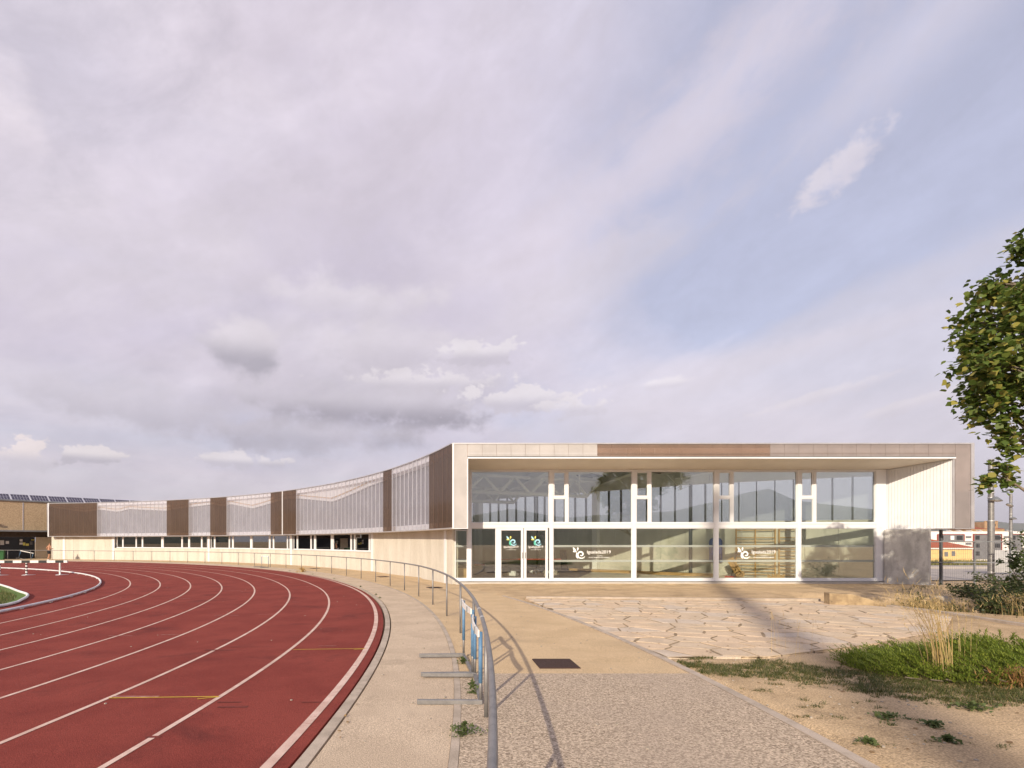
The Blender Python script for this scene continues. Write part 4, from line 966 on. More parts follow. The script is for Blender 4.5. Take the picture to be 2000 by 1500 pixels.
for xx, z_, w_, h_, m in ((.5, -.0, .34, .5, 'white_wall'), (.95, .02, .28, .3, 'white_wall'), (2.15, .25, .25, .25, 'white_wall'), (2.15, -.1, .3, .22, 'white_wall'), (2.42, -.15, .2, .32, 'film_yellow'), (2.7, -.22, .28, .24, 'film_yellow'), (3.05, -.05, .26, .36, 'grey_wall'), (3.2, .3, .3, .08, 'film_yellow')):
    b = MB(); b.box(xx-w_/2, xx+w_/2, 1.57, 1.595, CZ+z_-h_/2-.1, CZ+z_+h_/2-.1); b.build('notice', M[m], ob)
b = MB(); b.box(-.45, -.05, -.25, -.02, CZ+1.75, CZ+1.9); b.build('wall_lamp', M['film_yellow'], ob)
for k in range(11):
    xx = -3.9+k*1.72
    b = MB(); T_ = Matrix.Translation((xx, 1.0, H1+.18)) @ Matrix.Rotation(R_(32), 4, 'X')
    b.box(0, 1.58, 0, 1.2, 0, .04, T_); sp = b.build('solar_panel', M['solar'], ob)
    b = MB()
    for q in range(7): b.box(1.58*q/6-.012, 1.58*q/6+.012, 0, 1.2, .0415, .046, T_)
    for q in range(3): b.box(0, 1.58, 1.2*q/2-.012, 1.2*q/2+.012, .047, .05, T_)
    b.build('cell_grid', M['alu'], sp)
    b = MB(); b.box(xx+.1, xx+.16, 1.0, 1.9, H1+.0, H1+.16); b.box(xx+1.4, xx+1.46, 1.0, 1.9, H1+.0, H1+.16); b.build('bracket', M['alu'], sp)
gb = thing('wheelie_bin', 'green bin standing by the entrance at the left edge', 'bin', (-44.4, 55.8, g(56)), .4)
b = MB(); b.add([(-.22, -.22, 0), (.22, -.22, 0), (.22, .22, 0), (-.22, .22, 0), (-.3, -.3, .9), (.3, -.3, .9), (.3, .3, .9), (-.3, .3, .9)], [(3, 2, 1, 0), (4, 5, 6, 7), (0, 1, 5, 4), (1, 2, 6, 5), (2, 3, 7, 6), (3, 0, 4, 7)]); b.build('body', M['bin'], gb)
b = MB(); b.box(-.32, .32, -.34, .32, .903, .96); bevel(b.build('lid', M['bin'], gb), .02)
# ------------------------------------------------------------------ the runner
def skin_mesh(name, V, Ed, rad, m, parent, root=0, sub=2):
    me = bpy.data.meshes.new(name); me.from_pydata(V, Ed, []); o = bpy.data.objects.new(name, me); col.objects.link(o); o.parent = parent
    me.materials.append(m); sk = o.modifiers.new('skin', 'SKIN')
    for i, r in enumerate(rad): me.skin_vertices[0].data[i].radius = (r, r) if not isinstance(r, tuple) else r; me.skin_vertices[0].data[i].use_root = (i == root)
    sb = o.modifiers.new('sub', 'SUBSURF'); sb.levels = sub; sb.render_levels = sub
    sk.use_smooth_shade = True
    return o
rx_, ry_ = -.709*54.6, 54.6
rn = thing('person', 'shirtless runner in black shorts and white shoes jogging away along the far walk', 'person', (rx_, ry_, g(ry_)+.0), R_(160))
# local frame: faces -y
V = [(0, 0, .92), (0, -.01, 1.08), (0, -.04, 1.25), (0, -.06, 1.40), (0, -.07, 1.50), (0, -.10, 1.60), (0, -.11, 1.69),
     (.19, -.06, 1.40), (.27, .06, 1.16), (.23, -.14, 1.06), (.20, -.22, 1.08), (-.19, -.06, 1.40), (-.28, -.02, 1.15), (-.24, -.22, 1.12), (-.2, -.30, 1.16),
     (.10, 0, .86), (.12, -.12, .50), (.12, .04, .10), (.12, -.08, .04), (-.10, 0, .86), (-.12, .02, .48), (-.12, .10, .10), (-.12, -.04, .04)]
Ed = [(0, 1), (1, 2), (2, 3), (3, 4), (4, 5), (5, 6), (3, 7), (7, 8), (8, 9), (9, 10), (3, 11), (11, 12), (12, 13), (13, 14), (0, 15), (15, 16), (16, 17), (17, 18), (0, 19), (19, 20), (20, 21), (21, 22)]
rad = [(.15, .11), (.14, .10), (.16, .11), (.15, .10), .06, (.085, .095), .07, .065, .045, .036, .04, .065, .045, .036, .04, .09, .06, .04, .035, .09, .06, .04, .035]
skin_mesh('body', V, Ed, rad, M['skin'], rn)
skin_mesh('shorts', [(0, 0, 1.0), (0, 0, .88), (.11, -.02, .78), (.125, -.09, .60), (-.11, .0, .78), (-.125, .02, .58)], [(0, 1), (1, 2), (2, 3), (1, 4), (4, 5)], [(.165, .13), (.165, .13), .115, .11, .115, .11], M['cloth_black'], rn)
skin_mesh('hair', [(0, -.08, 1.70), (0, -.06, 1.64)], [(0, 1)], [.088, .09], M['hair'], rn)
for sx_, yy in ((.12, .03), (-.12, .08)):
    skin_mesh('shoe', [(sx_, yy+.04, .05), (sx_, yy-.08, .045), (sx_, yy-.18, .03)], [(0, 1), (1, 2)], [.055, .05, .04], M['shoe'], rn)
# ------------------------------------------------------------------ right side: block, fence, lamps
def at(px_, py_, zr):                        # world point on a horizontal plane
    Y = -zr*1073/(py_-1058); return (px_-856)/1073*Y, Y
b = MB(); prof = [(0, 0), (0, .42), (.55, .40), (.95, .28), (1.35, .12), (1.35, 0)]
b.add([(x, -.12, z-.1) for x, z in prof]+[(x, .25, z-.1) for x, z in prof], [(0, 5, 4, 3, 2, 1), (6, 7, 8, 9, 10, 11)]+[(i, (i+1) % 6, 6+(i+1) % 6, 6+i) for i in range(6)])
o = b.build('retaining_block', M['block'], loc=(10.95, 15.45, g(15.5)), rz=R_(-14), label='weathered concrete end block of the low retaining edge beside the paving', cat='concrete block'); bevel(o, .02)
b = MB(); b.beam((12.1, 14.75, g(14.7)-.05), (12.25, 13.6, g(13.6)-.05), .16, .2); b.beam((12.25, 13.6, g(13.6)-.05), (11.9, 10.6, g(11)-.05), .16, .2); b.beam((11.9, 10.6, g(11)-.05), (11.2, 8.2, g(9)-.05), .16, .2); b.build('hollow_edging', M['edging'], kind='structure')
fn = thing('mesh_fence', 'grey steel mesh fence running right from the grey concrete wing wall', 'fence')
FA, FB = Vector((20.72, 23.35)), Vector((25.6, 22.3)); fd = (FB-FA).normalized(); fz0, fz1 = -.12, CZ-.0
def fp(s): q = FA+fd*s; return q
for s in (.55, 1.75, 3.0, 4.3):
    q = fp(s); thick = .085 if s < 1 else .05
    b = MB(); b.box(-thick/2, thick/2, -thick/2, thick/2, fz0-.2, CZ+.5 if s < 1 else fz1); b.build('post', M['grey_steel' if s > 1 else 'dark_steel'], fn, loc=(q.x, q.y, 0))
for z_ in (fz0, CZ-.87, fz1):
    b = MB(); q = fp(5.0); b.beam((FA.x, FA.y-.04, z_), (q.x, q.y-.04, z_), .04, .045); b.build('fence_rail', M['grey_steel'], fn)
b = MB()
for i in range(64):
    q = fp(i*.078+.02); b.beam((q.x, q.y-.01, fz0), (q.x, q.y-.01, fz1), .0045, .0045)
for i in range(10):
    q = fp(5.0); z_ = fz0+(fz1-fz0)*i/9.5; b.beam((FA.x, FA.y-.015, z_), (q.x, q.y-.015, z_), .0045, .0045)
b.build('wire_mesh', M['grey_steel'], fn, kind='stuff')
def lamp(label, x, y, z, h):
    t = thing('floodlight_pole', label, 'lamp post', (x, y, z), 0, 'round steel floodlight poles')
    b = MB(); b.tube([(0, 0, 0), (0, 0, h*.52)], .12, 14); b.tube([(0, 0, h*.521), (0, 0, h*.72)], .105, 14); b.tube([(0, 0, h*.721), (0, 0, h)], .098, 14); b.build('pole', M['galv'], t, smooth=False)
    b = MB()
    for zz_ in (h*.12, h*.52, h*.70, h*.74): b.tube([(0, 0, zz_-.02), (0, 0, zz_+.02)], .135, 14)
    b.build('collar', M['alu'], t)
    for (dx_, zc, tilt, sc_) in ((-.24, h*.86, 35, 1.), (.02, h*.685, 8, 1.)):
        T_ = Matrix.Translation((dx_, -.16, zc)) @ Matrix.Rotation(R_(tilt), 4, 'Y')
        b = MB(); b.tube([T_ @ Vector((0, 0, .12)), T_ @ Vector((0, 0, .05)), T_ @ Vector((0, 0, -.03)), T_ @ Vector((0, 0, -.06))], [.06, .15, .24, .235], 16)
        hd = b.build('lamp_head', M['grey_steel'], t, smooth=False)
        b = MB(); b.tube([T_ @ Vector((0, 0, -.062)), T_ @ Vector((0, 0, -.075))], .2, 16); b.build('lens', M['white_paint'], hd)
        b = MB(); b.beam((0, -.05, zc+.05), (dx_, -.16, zc+.05), .05, .05); b.build('bracket', M['galv'], hd)
    return t
lamp('galvanised floodlight pole just behind the fence, the taller in view', 24.15, 24.0, -.2, 5.6)
lamp('galvanised floodlight pole farther off near the right edge, the shorter in view', 46.9, 45.0, -.6, 6.3)
# banner / awning on legs
bn = thing('awning', 'grey canvas awning with curved lower edge on white legs by the road', 'awning', (0, 0, 0))
b = MB(); AX = [at(1936, 1118, -1.6), at(2060, 1118, -1.6)]
yb = 30.; xa, xb = (1936-856)/1073*yb, (2075-856)/1073*yb
n = 16; vs_ = []
for i in range(n+1):
    t_ = i/n; x = xa+(xb-xa)*t_; zl_ = CZ-1.68+(.55*max(0, t_-.25)**1.5); zh_ = CZ-.48+.02*math.sin(t_*9)
    vs_ += [(x, yb-.35*math.sin(math.pi*.9), zl_), (x, yb-.2, (zl_+zh_)/2), (x, yb+.1, zh_), (x, yb+.15, zh_-.02), (x, yb+.0, zl_+.02)]
b.add(vs_, [(i*5+k, (i+1)*5+k, (i+1)*5+(k+1) % 5, i*5+(k+1) % 5) for i in range(n) for k in range(5)]); b.build('canvas', M['banner'], bn)
for px_ in (1976, 1992, 2040):
    b = MB(); b.tube([((px_-856)/1073*yb, yb+.2, -.7), ((px_-856)/1073*yb, yb+.2, CZ-.55)], .05, 8); b.build('leg', M['white_paint'], bn)
# road, verge and town
b = MB()
def tz2(x, y): return soil_z(x, y)
road = [(20, 26.5), (60, 25.5), (60, 35.0), (20, 36.0)]
n = 20
for i in range(n+1):
    x = 20+60*i/n
    for y in (25.5, 29, 33, 36): b.v.append((x, y, soil_z(x, y)+.05))
for i in range(n):
    for k in range(3): b.f.append((i*4+k, (i+1)*4+k, (i+1)*4+k+1, i*4+k+1)); b.mi.append(0)
b.build('road', M['asphalt'], kind='structure')
b = MB()
for i in range(n+1):
    x = 20+60*i/n
    for y, dz_ in ((36.02, .05), (36.02, .2), (37.5, .22)): b.v.append((x, y, soil_z(x, 36)+dz_))
for i in range(n):
    for k in range(2): b.f.append((i*3+k, (i+1)*3+k, (i+1)*3+k+1, i*3+k+1)); b.mi.append(0)
b.build('pavement', M['asphalt'], kind='structure')
random.seed(9); b = MB()
for i in range(9000):
    x = random.uniform(32, 52); y = random.uniform(37.6, 46)
    blade(b, (x, y, soil_z(x, y)-.05), random.uniform(.25, .75), .05, random.uniform(.1, .6))
b.build('verge_grass', [leafmat('verge_blade', (.16, .17, .05), (.30, .26, .10))], kind='stuff')
def house():
    Y = 165.; s = Y/1073; zb_ = CZ-60*s; ze = CZ-14.6*s
    x0_, x1_ = (1760-856)*s, (1899-856)*s; dp = 11.
    t = thing('yellow_house', 'yellow house with red hipped tile roof beyond the fence', 'house', (x0_, Y, 0))
    W = x1_-x0_
    b = MB(); b.box(0, W, 0, dp, zb_, ze); b.build('wall', M['yellow_wall'], t)
    b = MB(); b.box(-.5, W+.5, -.5, dp+.5, ze+.003, ze+.45); b.build('eaves', M['white_wall'], t)
    zr_ = CZ+8*s; e = .7; A_ = [(-e, -e, ze+.46), (W+e, -e, ze+.46), (W+e, dp+e, ze+.46), (-e, dp+e, ze+.46), (dp*.6, dp/2, zr_), (W-dp*.9, dp/2, zr_)]
    b = MB(); b.add(A_, [(3, 2, 1, 0), (0, 1, 5, 4), (1, 2, 5), (2, 3, 4, 5), (3, 0, 4)]); b.build('roof', M['tile'], t)
    for px_, pa, pb in ((1848, 1078, 1087), (1862, 1076.5, 1086), (1861, 1098, 1104), (1840, 1098, 1106)):
        xx = (px_-856)*s-x0_; b = MB(); b.box(xx-.55, xx+.55, -.06, .02, CZ-(pb-1058)*s, CZ-(pa-1058)*s); b.build('window', M['grey_wall'], t)
    b = MB(); b.box((1838-856)*s-x0_, (1875-856)*s-x0_, -1.2, -.01, CZ-37*s, CZ-35.6*s); b.build('balcony', M['yellow_wall'], t)
    b = MB(); b.box((1838-856)*s-x0_, (1875-856)*s-x0_, -1.25, -1.2, CZ-35.5*s, CZ-28*s)
    return t
house()
def flats():
    Y = 235.; s = Y/1073; X = lambda p: (p-856)*s; Zp = lambda p: CZ-(p-1058)*s
    t = thing('apartment_block', 'long white apartment block with grey inset bays framed in dull red', 'apartment building', (0, 0, 0))
    b = MB(); b.box(X(1800), X(2120), Y, Y+16, Zp(1130), Zp(1038)); b.build('wall', M['white_wall'], t)
    for (pa, pb, y0_, y1_) in ((1831, 1881, 1044.5, 1057), (1901, 1954, 1044, 1092), (1972, 2020, 1044, 1092), (2040, 2090, 1044, 1092)):
        b = MB(); b.box(X(pa), X(pb), Y-.32, Y-.01, Zp(y1_), Zp(y0_)); bay = b.build('bay', M['grey_wall'], t)
        b = MB(); b.box(X(pa)-.3, X(pa), Y-.5, Y-.01, Zp(y1_)-.1, Zp(y0_)+.2); b.box(X(pb), X(pb)+.3, Y-.5, Y-.01, Zp(y1_)-.1, Zp(y0_)+.2); b.box(X(pa), X(pb), Y-.5, Y-.01, Zp(y0_)+.003, Zp(y0_)+.3); b.build('frame', M['red_frame'], bay)
        for fl in range(int((y1_-y0_)/14)+1):
            ya = y0_+1+fl*15.5
            for (qa, qb, m) in ((.05, .2, 'win_dark'), (.48, .62, 'white_wall'), (.72, .95, 'win_dark')):
                if ya+9 > y1_+.5: continue
                b = MB(); b.box(X(pa+(pb-pa)*qa), X(pa+(pb-pa)*qb), Y-.42, Y-.325, Zp(ya+9), Zp(ya+1)); b.build('window', M[m], bay)
    for pa in (1886, 1960):
        for ya in (1047, 1060, 1075):
            b = MB(); b.box(X(pa), X(pa+11), Y-.12, Y-.01, Zp(ya+4), Zp(ya)); b.build('window', M['grey_wall'], t)
    for pa in (1866, 1886, 1906, 1926, 1986):
        b = MB(); T_ = Matrix.Translation((X(pa), Y+3, Zp(1038)+.01)) @ Matrix.Rotation(R_(25), 4, 'Y'); b.box(-.8, .8, -1, 1, .3, .38, T_); b.box(-.1, .1, -.1, .1, -.4, .3, T_); b.build('rooftop_panel', M['white_wall'], t)
flats()
def church():
    Y = 430.; s = Y/1073; X = lambda p: (p-856)*s; Zp = lambda p: CZ-(p-1058)*s
    t = thing('church', 'brown stone church with battlemented belfry above the flats', 'church')
    b = MB(); b.box(X(1897), X(1962), Y, Y+20, Zp(1090), Zp(1033)); b.build('nave', M['church'], t)
    b = MB(); b.add([(X(1897)-.5, Y-.5, Zp(1033)), (X(1962)+.5, Y-.5, Zp(1033)), (X(1962)+.5, Y+20.5, Zp(1033)), (X(1897)-.5, Y+20.5, Zp(1033)), (X(1911), Y+10, Zp(1028.5)), (X(1958), Y+10, Zp(1028.5))], [(3, 2, 1, 0), (0, 1, 5, 4), (1, 2, 5), (2, 3, 4, 5), (3, 0, 4)]); b.build('roof', M['tile'], t)
    b = MB(); b.box(X(1928), X(1954), Y+2, Y+12, Zp(1060), Zp(1019.2)); tw = b.build('belfry', M['church'], t)
    b = MB()
    for k in range(6): b.box(X(1927.5+4.6*k), X(1927.5+4.6*k+2.8), Y+1.6, Y+2.4, Zp(1019.2), Zp(1017.2))
    b.build('battlement', M['church'], tw)
    b = MB()
    for pa in (1941.5, 1944.5, 1947.5): b.box(X(pa), X(pa+1.6), Y+1.85, Y+2.2, Zp(1027.5), Zp(1023.5))
    b.build('bell_opening', M['dark_in'], tw)
church()
# hills
def hills(name, R, a0_, a1_, prof, seed, rough=.15):
    b = MB(); n = 90
    for i in range(n+1):
        a = a0_+(a1_-a0_)*i/n; h = lerp(prof, math.degrees(a))*R*(1+rough*mnoise.noise(Vector((i*.35, seed, 0)))+.06*mnoise.noise(Vector((i*1.7, seed, 4))))
        for k, (rr, hh) in enumerate(((R*.82, -.006*R), (R*.9, h*.45), (R*.96, h*.85), (R, h), (R*1.2, -.01*R))):
            j = 1+.03*mnoise.noise(Vector((i*.6, k*3., seed)))
            b.v.append((rr*j*math.sin(a), rr*j*math.cos(a), CZ+hh))
    for i in range(n):
        for k in range(4): A0 = i*5+k; b.f.append((A0, A0+5, A0+6, A0+1)); b.mi.append(0)
    b.build(name, M['hill'], kind='structure', smooth=True)
hills('hills', 5200, R_(15), R_(80), [(15, .01), (38, .018), (42.5, .027), (45, .026), (46.5, .0235), (50, .03), (60, .04), (80, .02)], 1.)
# wooded hills behind the photographer, mirrored in the glass
hills('hills', 1500, R_(90), R_(270), [(90, .03), (120, .035), (138, .045), (141.5, .05), (144.5, .06), (146.5, .065), (148, .085), (150, .078), (152, .068), (156, .055), (160, .046), (166, .047), (172, .058), (176, .05), (180, .045), (200, .04), (270, .03)], 2.)
# thin bluish air
b = MB(); b.box(-7800, 7800, -2600, 7800, -30, 420)
hm = bpy.data.materials.new('haze'); hm.use_nodes = True; hm.node_tree.nodes.clear()
pvn = hm.node_tree.nodes.new('ShaderNodeVolumePrincipled'); pvn.inputs['Density'].default_value = 1.3e-4; pvn.inputs['Color'].default_value = (.86, .88, .95, 1); pvn.inputs['Anisotropy'].default_value = .2
hm.node_tree.links.new(pvn.outputs[0], hm.node_tree.nodes.new('ShaderNodeOutputMaterial').inputs['Volume'])
b.build('haze', hm, kind='stuff')
# ------------------------------------------------------------------ vegetation
LEAF = [(0, 0), (.32, .12), (.50, .42), (.30, .62), (0, 1.0), (-.30, .62), (-.50, .42), (-.32, .12)]
def leaf(b, p, s, d, up):
    d = d.normalized(); sd = d.cross(up)
    if sd.length < .05: sd = d.cross(Vector((1, 0, 0)))
    sd.normalize(); nn = sd.cross(d); cup = random.uniform(-.12, .18); o = len(b.v)
    for x, y in LEAF: b.v.append(tuple(p+sd*(x*s)+d*(y*s)+nn*(abs(x)*cup*s)))
    b.f.append((o, o+1, o+2, o+3, o+4, o+5, o+6, o+7)); b.mi.append(0)
def tree(label, x, y, z, h, lobes, nleaf, ls, m, trunk_r, fork, group=None, name='leafy_tree', twig=.5):
    t = thing(name, label, 'tree', (x, y, z), 0, group)
    b = MB(); b.tube([(0, 0, -.2), (.03, .0, fork*.5), (0, .04, fork), (.05, 0, h*.75)], [trunk_r*1.25, trunk_r, trunk_r*.8, trunk_r*.25], 10)
    b.build('trunk', M['bark'], t, smooth=True)
    bb = MB(); lb = MB()
    for (lx, ly, lz, lr) in lobes:
        c = Vector((lx, ly, lz)); st_ = Vector((0, 0, random.uniform(fork*.7, min(lz, h*.7))))
        mid = (st_+c)/2+Vector((0, 0, -.1))
        bb.tube([st_, mid, c], [trunk_r*.4, trunk_r*.25, trunk_r*.1], 6)
        nt_ = int(7+lr*10)
        tips = []
        for k in range(nt_):
            dvec = Vector((random.gauss(0, 1), random.gauss(0, 1), random.gauss(0, .85))).normalized()
            tip = c+dvec*lr*random.uniform(.65, 1.12); bb.tube([c, (c+tip)/2+Vector((0, 0, .06)), tip], [trunk_r*.09, trunk_r*.06, trunk_r*.025], 4, cap=False); tips.append((tip, dvec))
        per = int(nleaf*lr**2/sum(l[3]**2 for l in lobes)/nt_)
        for tip, dvec in tips:
            for k in range(per):
                f = random.random()**.6; base_ = c+(tip-c)*(.35+.65*f); p = base_+Vector((random.gauss(0, 1), random.gauss(0, 1), random.gauss(0, 1)))*twig*lr*.28
                dd = Vector((random.gauss(0, .6)+dvec.x*.5, random.gauss(0, .6)+dvec.y*.5, random.gauss(-.35, .45)))
                up = Vector((random.gauss(0, .5), random.gauss(-.2, .5), 1.))
                leaf(lb, p, ls*random.uniform(.6, 1.25), dd, up)
    bb.build('branches', M['bark'], t, smooth=True); lb.build('crown', M[m], t)
    return t
random.seed(12)
# crown reaching in at the right edge; its shade falls on the last bay
lobes = [(-1.0, 0, 7.75, .55), (-1.2, .1, 7.0, .75), (-1.45, .1, 6.15, .95), (-1.65, -.1, 5.3, .95), (-1.5, .2, 4.6, .8), (-1.3, 0, 3.85, .45), (-1.55, 0, 3.0, .42), (-.4, .3, 5.6, 1.1), (-.3, -.2, 4.4, 1.0), (0, .3, 6.9, 1.0), (1.3, 0, 7.0, 1.3), (2.3, .2, 6.3, 1.2), (1.1, .1, 5.7, 1.2), (.9, -.3, 4.3, .9)]
tree('broad-leaved tree with yellowish green crown reaching in at the right edge', 13.15, 11.2, soil_z(13.1, 11.2), 8.2, lobes, 19000, .125, 'leaf', .16, 2.2)
random.seed(14)
lobes = [(-.55, -.2, 1.35, .42), (-.3, .1, 1.9, .45), (-.45, .1, .75, .45), (.2, .1, 1.5, .5), (.1, -.3, 2.3, .35), (.4, .3, .9, .5), (-.75, 0, 1.7, .25)]
tree('low bushy young tree with small dark leaves at the right edge by the fence', 14.75, 13.5, soil_z(14.7, 13.5), 2.6, lobes, 3600, .062, 'leaf2', .05, .5)
# tall mast far behind the photographer, outside the picture: it casts the streak of shade over the paving
mast = thing('floodlight_mast', 'tall steel floodlight mast standing behind the viewpoint', 'mast', (-18.3, -51.0, -.1))
b = MB(); b.tube([(0, 0, -.2), (0, 0, 18), (0, 0, 38)], [.42, .38, .30], 14); b.build('pole', M['galv'], mast, smooth=True)
b = MB(); b.box(-1.6, 1.6, -.1, .1, 37.2, 37.4); b.box(-1.6, 1.6, -.1, .1, 37.8, 38.0); b.build('crossarm', M['galv'], mast)
for k in range(4):
    b = MB(); b.box(-1.5+k*.85, -1.0+k*.85, -.6, -.32, 37.1, 37.6); b.build('lamp_head', M['grey_steel'], mast)
def shrub(name, label, x, y, r, h, n, ls, m, group=None, cat='shrub'):
    z = soil_z(x, y); t = thing(name, label, cat, (x, y, z), 0, group); b = MB(); lb = MB()
    for k in range(int(8+r*8)):
        a = random.uniform(0, 6.283); q = random.uniform(.1, 1)*r; tip = Vector((math.cos(a)*q, math.sin(a)*q, h*random.uniform(.5, 1.05)*(1-.35*(q/r)**2)))
        b.tube([(0, 0, -.05), tip*.5+Vector((0, 0, .05)), tip], [.014, .01, .004], 4, cap=False)
        for i in range(int(n/(8+r*8))):
            f = random.uniform(.3, 1.05); p = tip*f+Vector((random.gauss(0, 1), random.gauss(0, 1), random.gauss(0, .8)))*.1; p.z = max(p.z, .01)
            leaf(lb, p, ls*random.uniform(.6, 1.3), Vector((random.gauss(0, 1), random.gauss(0, 1), random.gauss(.2, .6))), Vector((random.gauss(0, .5), random.gauss(0, .5), 1)))
    b.build('stems', M['bark'], t); lb.build('foliage', M[m], t); return t
random.seed(17)
for (x, y, r, h, lab) in [(13.3, 15.2, .65, .62, 'dark green shrub in the hollow behind the pale dry grass clump'), (14.3, 15.6, .6, .5, 'low dark shrub in the shaded hollow below the fence'), (13.6, 13.4, .6, .55, 'dark shrub in the hollow just beyond the paving edge'),
                          (15.3, 14.6, .7, .5, 'shaded shrub at the right edge of the hollow'), (16.8, 17.3, .6, .45, 'small shrub on the shaded bank near the fence foot'), (20.3, 19.6, 1.0, .8, 'large dark shrub at the fence foot by the right edge'), (18.2, 17.0, .9, .6, 'broad dark shrub below the fence near the right edge'), (15.9, 15.9, .7, .55, 'dark shrub high on the bank beside the pale rocks'), (15.0, 13.0, .7, .5, 'dense shrub under the young tree')]:
    shrub('shrub', lab, x, y, r, h, 900, .07, 'shrub', 'shrubs in the hollow')
def dryclump(label, x, y, n, h, spread, lean, name='dry_grass', heads=True, group=None, a0_=None, wd=.006, z=None):
    z = soil_z(x, y) if z is None else z; b = MB(); hb = MB(); t = thing(name, label, 'grass', (x, y, z), 0, group)
    for k in range(n):
        a = random.uniform(0, 6.283) if a0_ is None else random.gauss(a0_, .7); p = Vector((random.gauss(0, spread), random.gauss(0, spread), -.02)); hh = h*random.uniform(.55, 1.08); le = lean*random.uniform(.3, 1.4)
        blade(b, p, hh, wd, le, a, seg=4)
        if heads:
            d = Vector((math.cos(a), math.sin(a), 0))
            for q in range(7):
                t_ = .80+.2*q/6; c = p+Vector((0, 0, hh*t_*(1-.25*le*t_)))+d*(le*hh*t_*t_)
                blade(hb, c, .07*hh, .007, .8, seg=1)
    b.build('stalks', M['dry'], t)
    if heads: hb.build('seed_heads', M['dry'], t)
    return t
random.seed(18)
dryclump('tall clump of golden dry grass stalks rising from the green ground cover', 6.15, 6.75, 46, 1.28, .065, .38, a0_=R_(175), wd=.0105, z=g(6.75))
dryclump('few thin dry stalks standing right of the tall golden clump', 6.55, 6.9, 9, .85, .12, .08, wd=.006, z=g(6.9))
dryclump('sparse dry stalks at the paving edge left of the green ground cover', 5.35, 8.3, 12, .75, .3, .2, wd=.004, z=g(8.3))
for (x, y, h, s, n, lab) in [(12.75, 14.7, .62, .3, 190, 'pale dry grass clump directly behind the retaining edge'), (13.2, 14.1, .55, .3, 150, 'pale dry grass clump among the hollow shrubs'), (13.9, 12.6, .6, .35, 200, 'pale dry grass clump at the right edge of the hollow'),
                             (12.55, 15.6, .5, .25, 120, 'pale dry grass clump beside the retaining block')]:
    dryclump(lab, x, y, n, h, s, .55, a0_=R_(190), wd=.007, group='dry grass clumps in the hollow')
# feathery green ground cover: one mound of fine sprays
random.seed(19); b = MB()
def mound_h(x, y): 
    u = (x-7.75)/2.35; v = (y-7.15)/1.15; q = u*u+v*v
    return .42*max(0, 1-q)**.55*(.72+.6*mnoise.noise(Vector((x*1.1, y*1.4, 5)))) if q < 1 else 0
for i in range(5200):
    x = random.uniform(5.25, 10.3); y = random.uniform(5.9, 8.45); hq = mound_h(x, y)
    if hq < .02: continue
    z0_ = g(y)+hq*random.uniform(.15, 1.0)-.02; a = random.gauss(R_(190), .75); L_ = random.uniform(.14, .30); rise = random.uniform(.1, .75)
    d_ = Vector((math.cos(a), math.sin(a), rise)).normalized()
    for k in range(13):
        t_ = k/12; p = Vector((x, y, z0_))+d_*L_*t_; sg = -1 if k % 2 else 1
        blade(b, p, L_*random.uniform(.22, .42)*(1.1-.6*t_), random.uniform(.009, .015), random.uniform(.7, 1.6), a+sg*random.uniform(.3, 1.0))
b.build('ground_cover', M['juniper'], kind='stuff')
b = MB()
for k in range(60):
    x = random.gauss(7.75, 1.1); y = random.gauss(7.1, .5)
    if mound_h(x, y) < .05: continue
    b.tube([(x, y, g(y)), (x-.3, y-.05, g(y)+mound_h(x, y)*.6)], .008, 4)
b.build('ground_cover_stems', M['bark'], kind='stuff')
b = MB()
for i in range(700):
    x = random.gauss(6.75, .2); y = random.gauss(6.2, .1); blade(b, (x, y, g(y)+random.uniform(0, .17)), random.uniform(.05, .13), .012, random.uniform(.6, 1.8))
b.build('withered_needles', M['deadneedle'], kind='stuff')
# thin grass on the soil
random.seed(23); b = MB()
def patch(x, y):
    n_ = mnoise.noise(Vector((x*1.6, y*2.2, 9)))+.55*mnoise.noise(Vector((x*5, y*6., 2)))
    R = math.hypot(x-CX, y-CY)
    band = math.exp(-((y-(7.2-.22*(x-3.3)))/.74)**2)*sst(x, 3.1, 3.4)*(1-sst(x, 7.5, 9))
    near_ = .75*math.exp(-((y-6.1)/.8)**2)*sst(x, 4.4, 5.6)
    return band*.9+near_+n_*.8-.25
for i in range(11000):
    x = random.uniform(3.25, 8.8); y = random.uniform(3.9, 8.3)
    if math.hypot(x-CX, y-CY) < 50.72: continue
    q_ = patch(x, y)
    if q_ < random.uniform(.08, .55): continue
    hh = random.uniform(.02, .055)*(1+.5*min(1, q_)); ld = random.uniform(0, 6.283)
    for k in range(random.randint(8, 17)):
        x2, y2 = x+random.gauss(0, .028), y+random.gauss(0, .022)
        blade(b, (x2, y2, soil_z(x2, y2)-.004), hh*random.uniform(.6, 1.2), .0065, random.uniform(.4, 1.5), random.gauss(ld, 1.3))
for i in range(46):
    x, y = random.uniform(3.5, 8.2), random.uniform(4.1, 6.5); m_ = random.randint(2, 9)
    for q in range(m_):
        cx_, cy_ = x+random.gauss(0, .09), y+random.gauss(0, .035); hh = random.uniform(.015, .05)
        if math.hypot(cx_-CX, cy_-CY) < 50.72: continue
        for k in range(random.randint(7, 14)): x2, y2 = cx_+random.gauss(0, .022), cy_+random.gauss(0, .016); blade(b, (x2, y2, soil_z(x2, y2)-.004), hh*random.uniform(.6, 1.3), .0065, random.uniform(.5, 1.8))
b.build('thin_grass', M['blade'], kind='stuff')
b = MB()
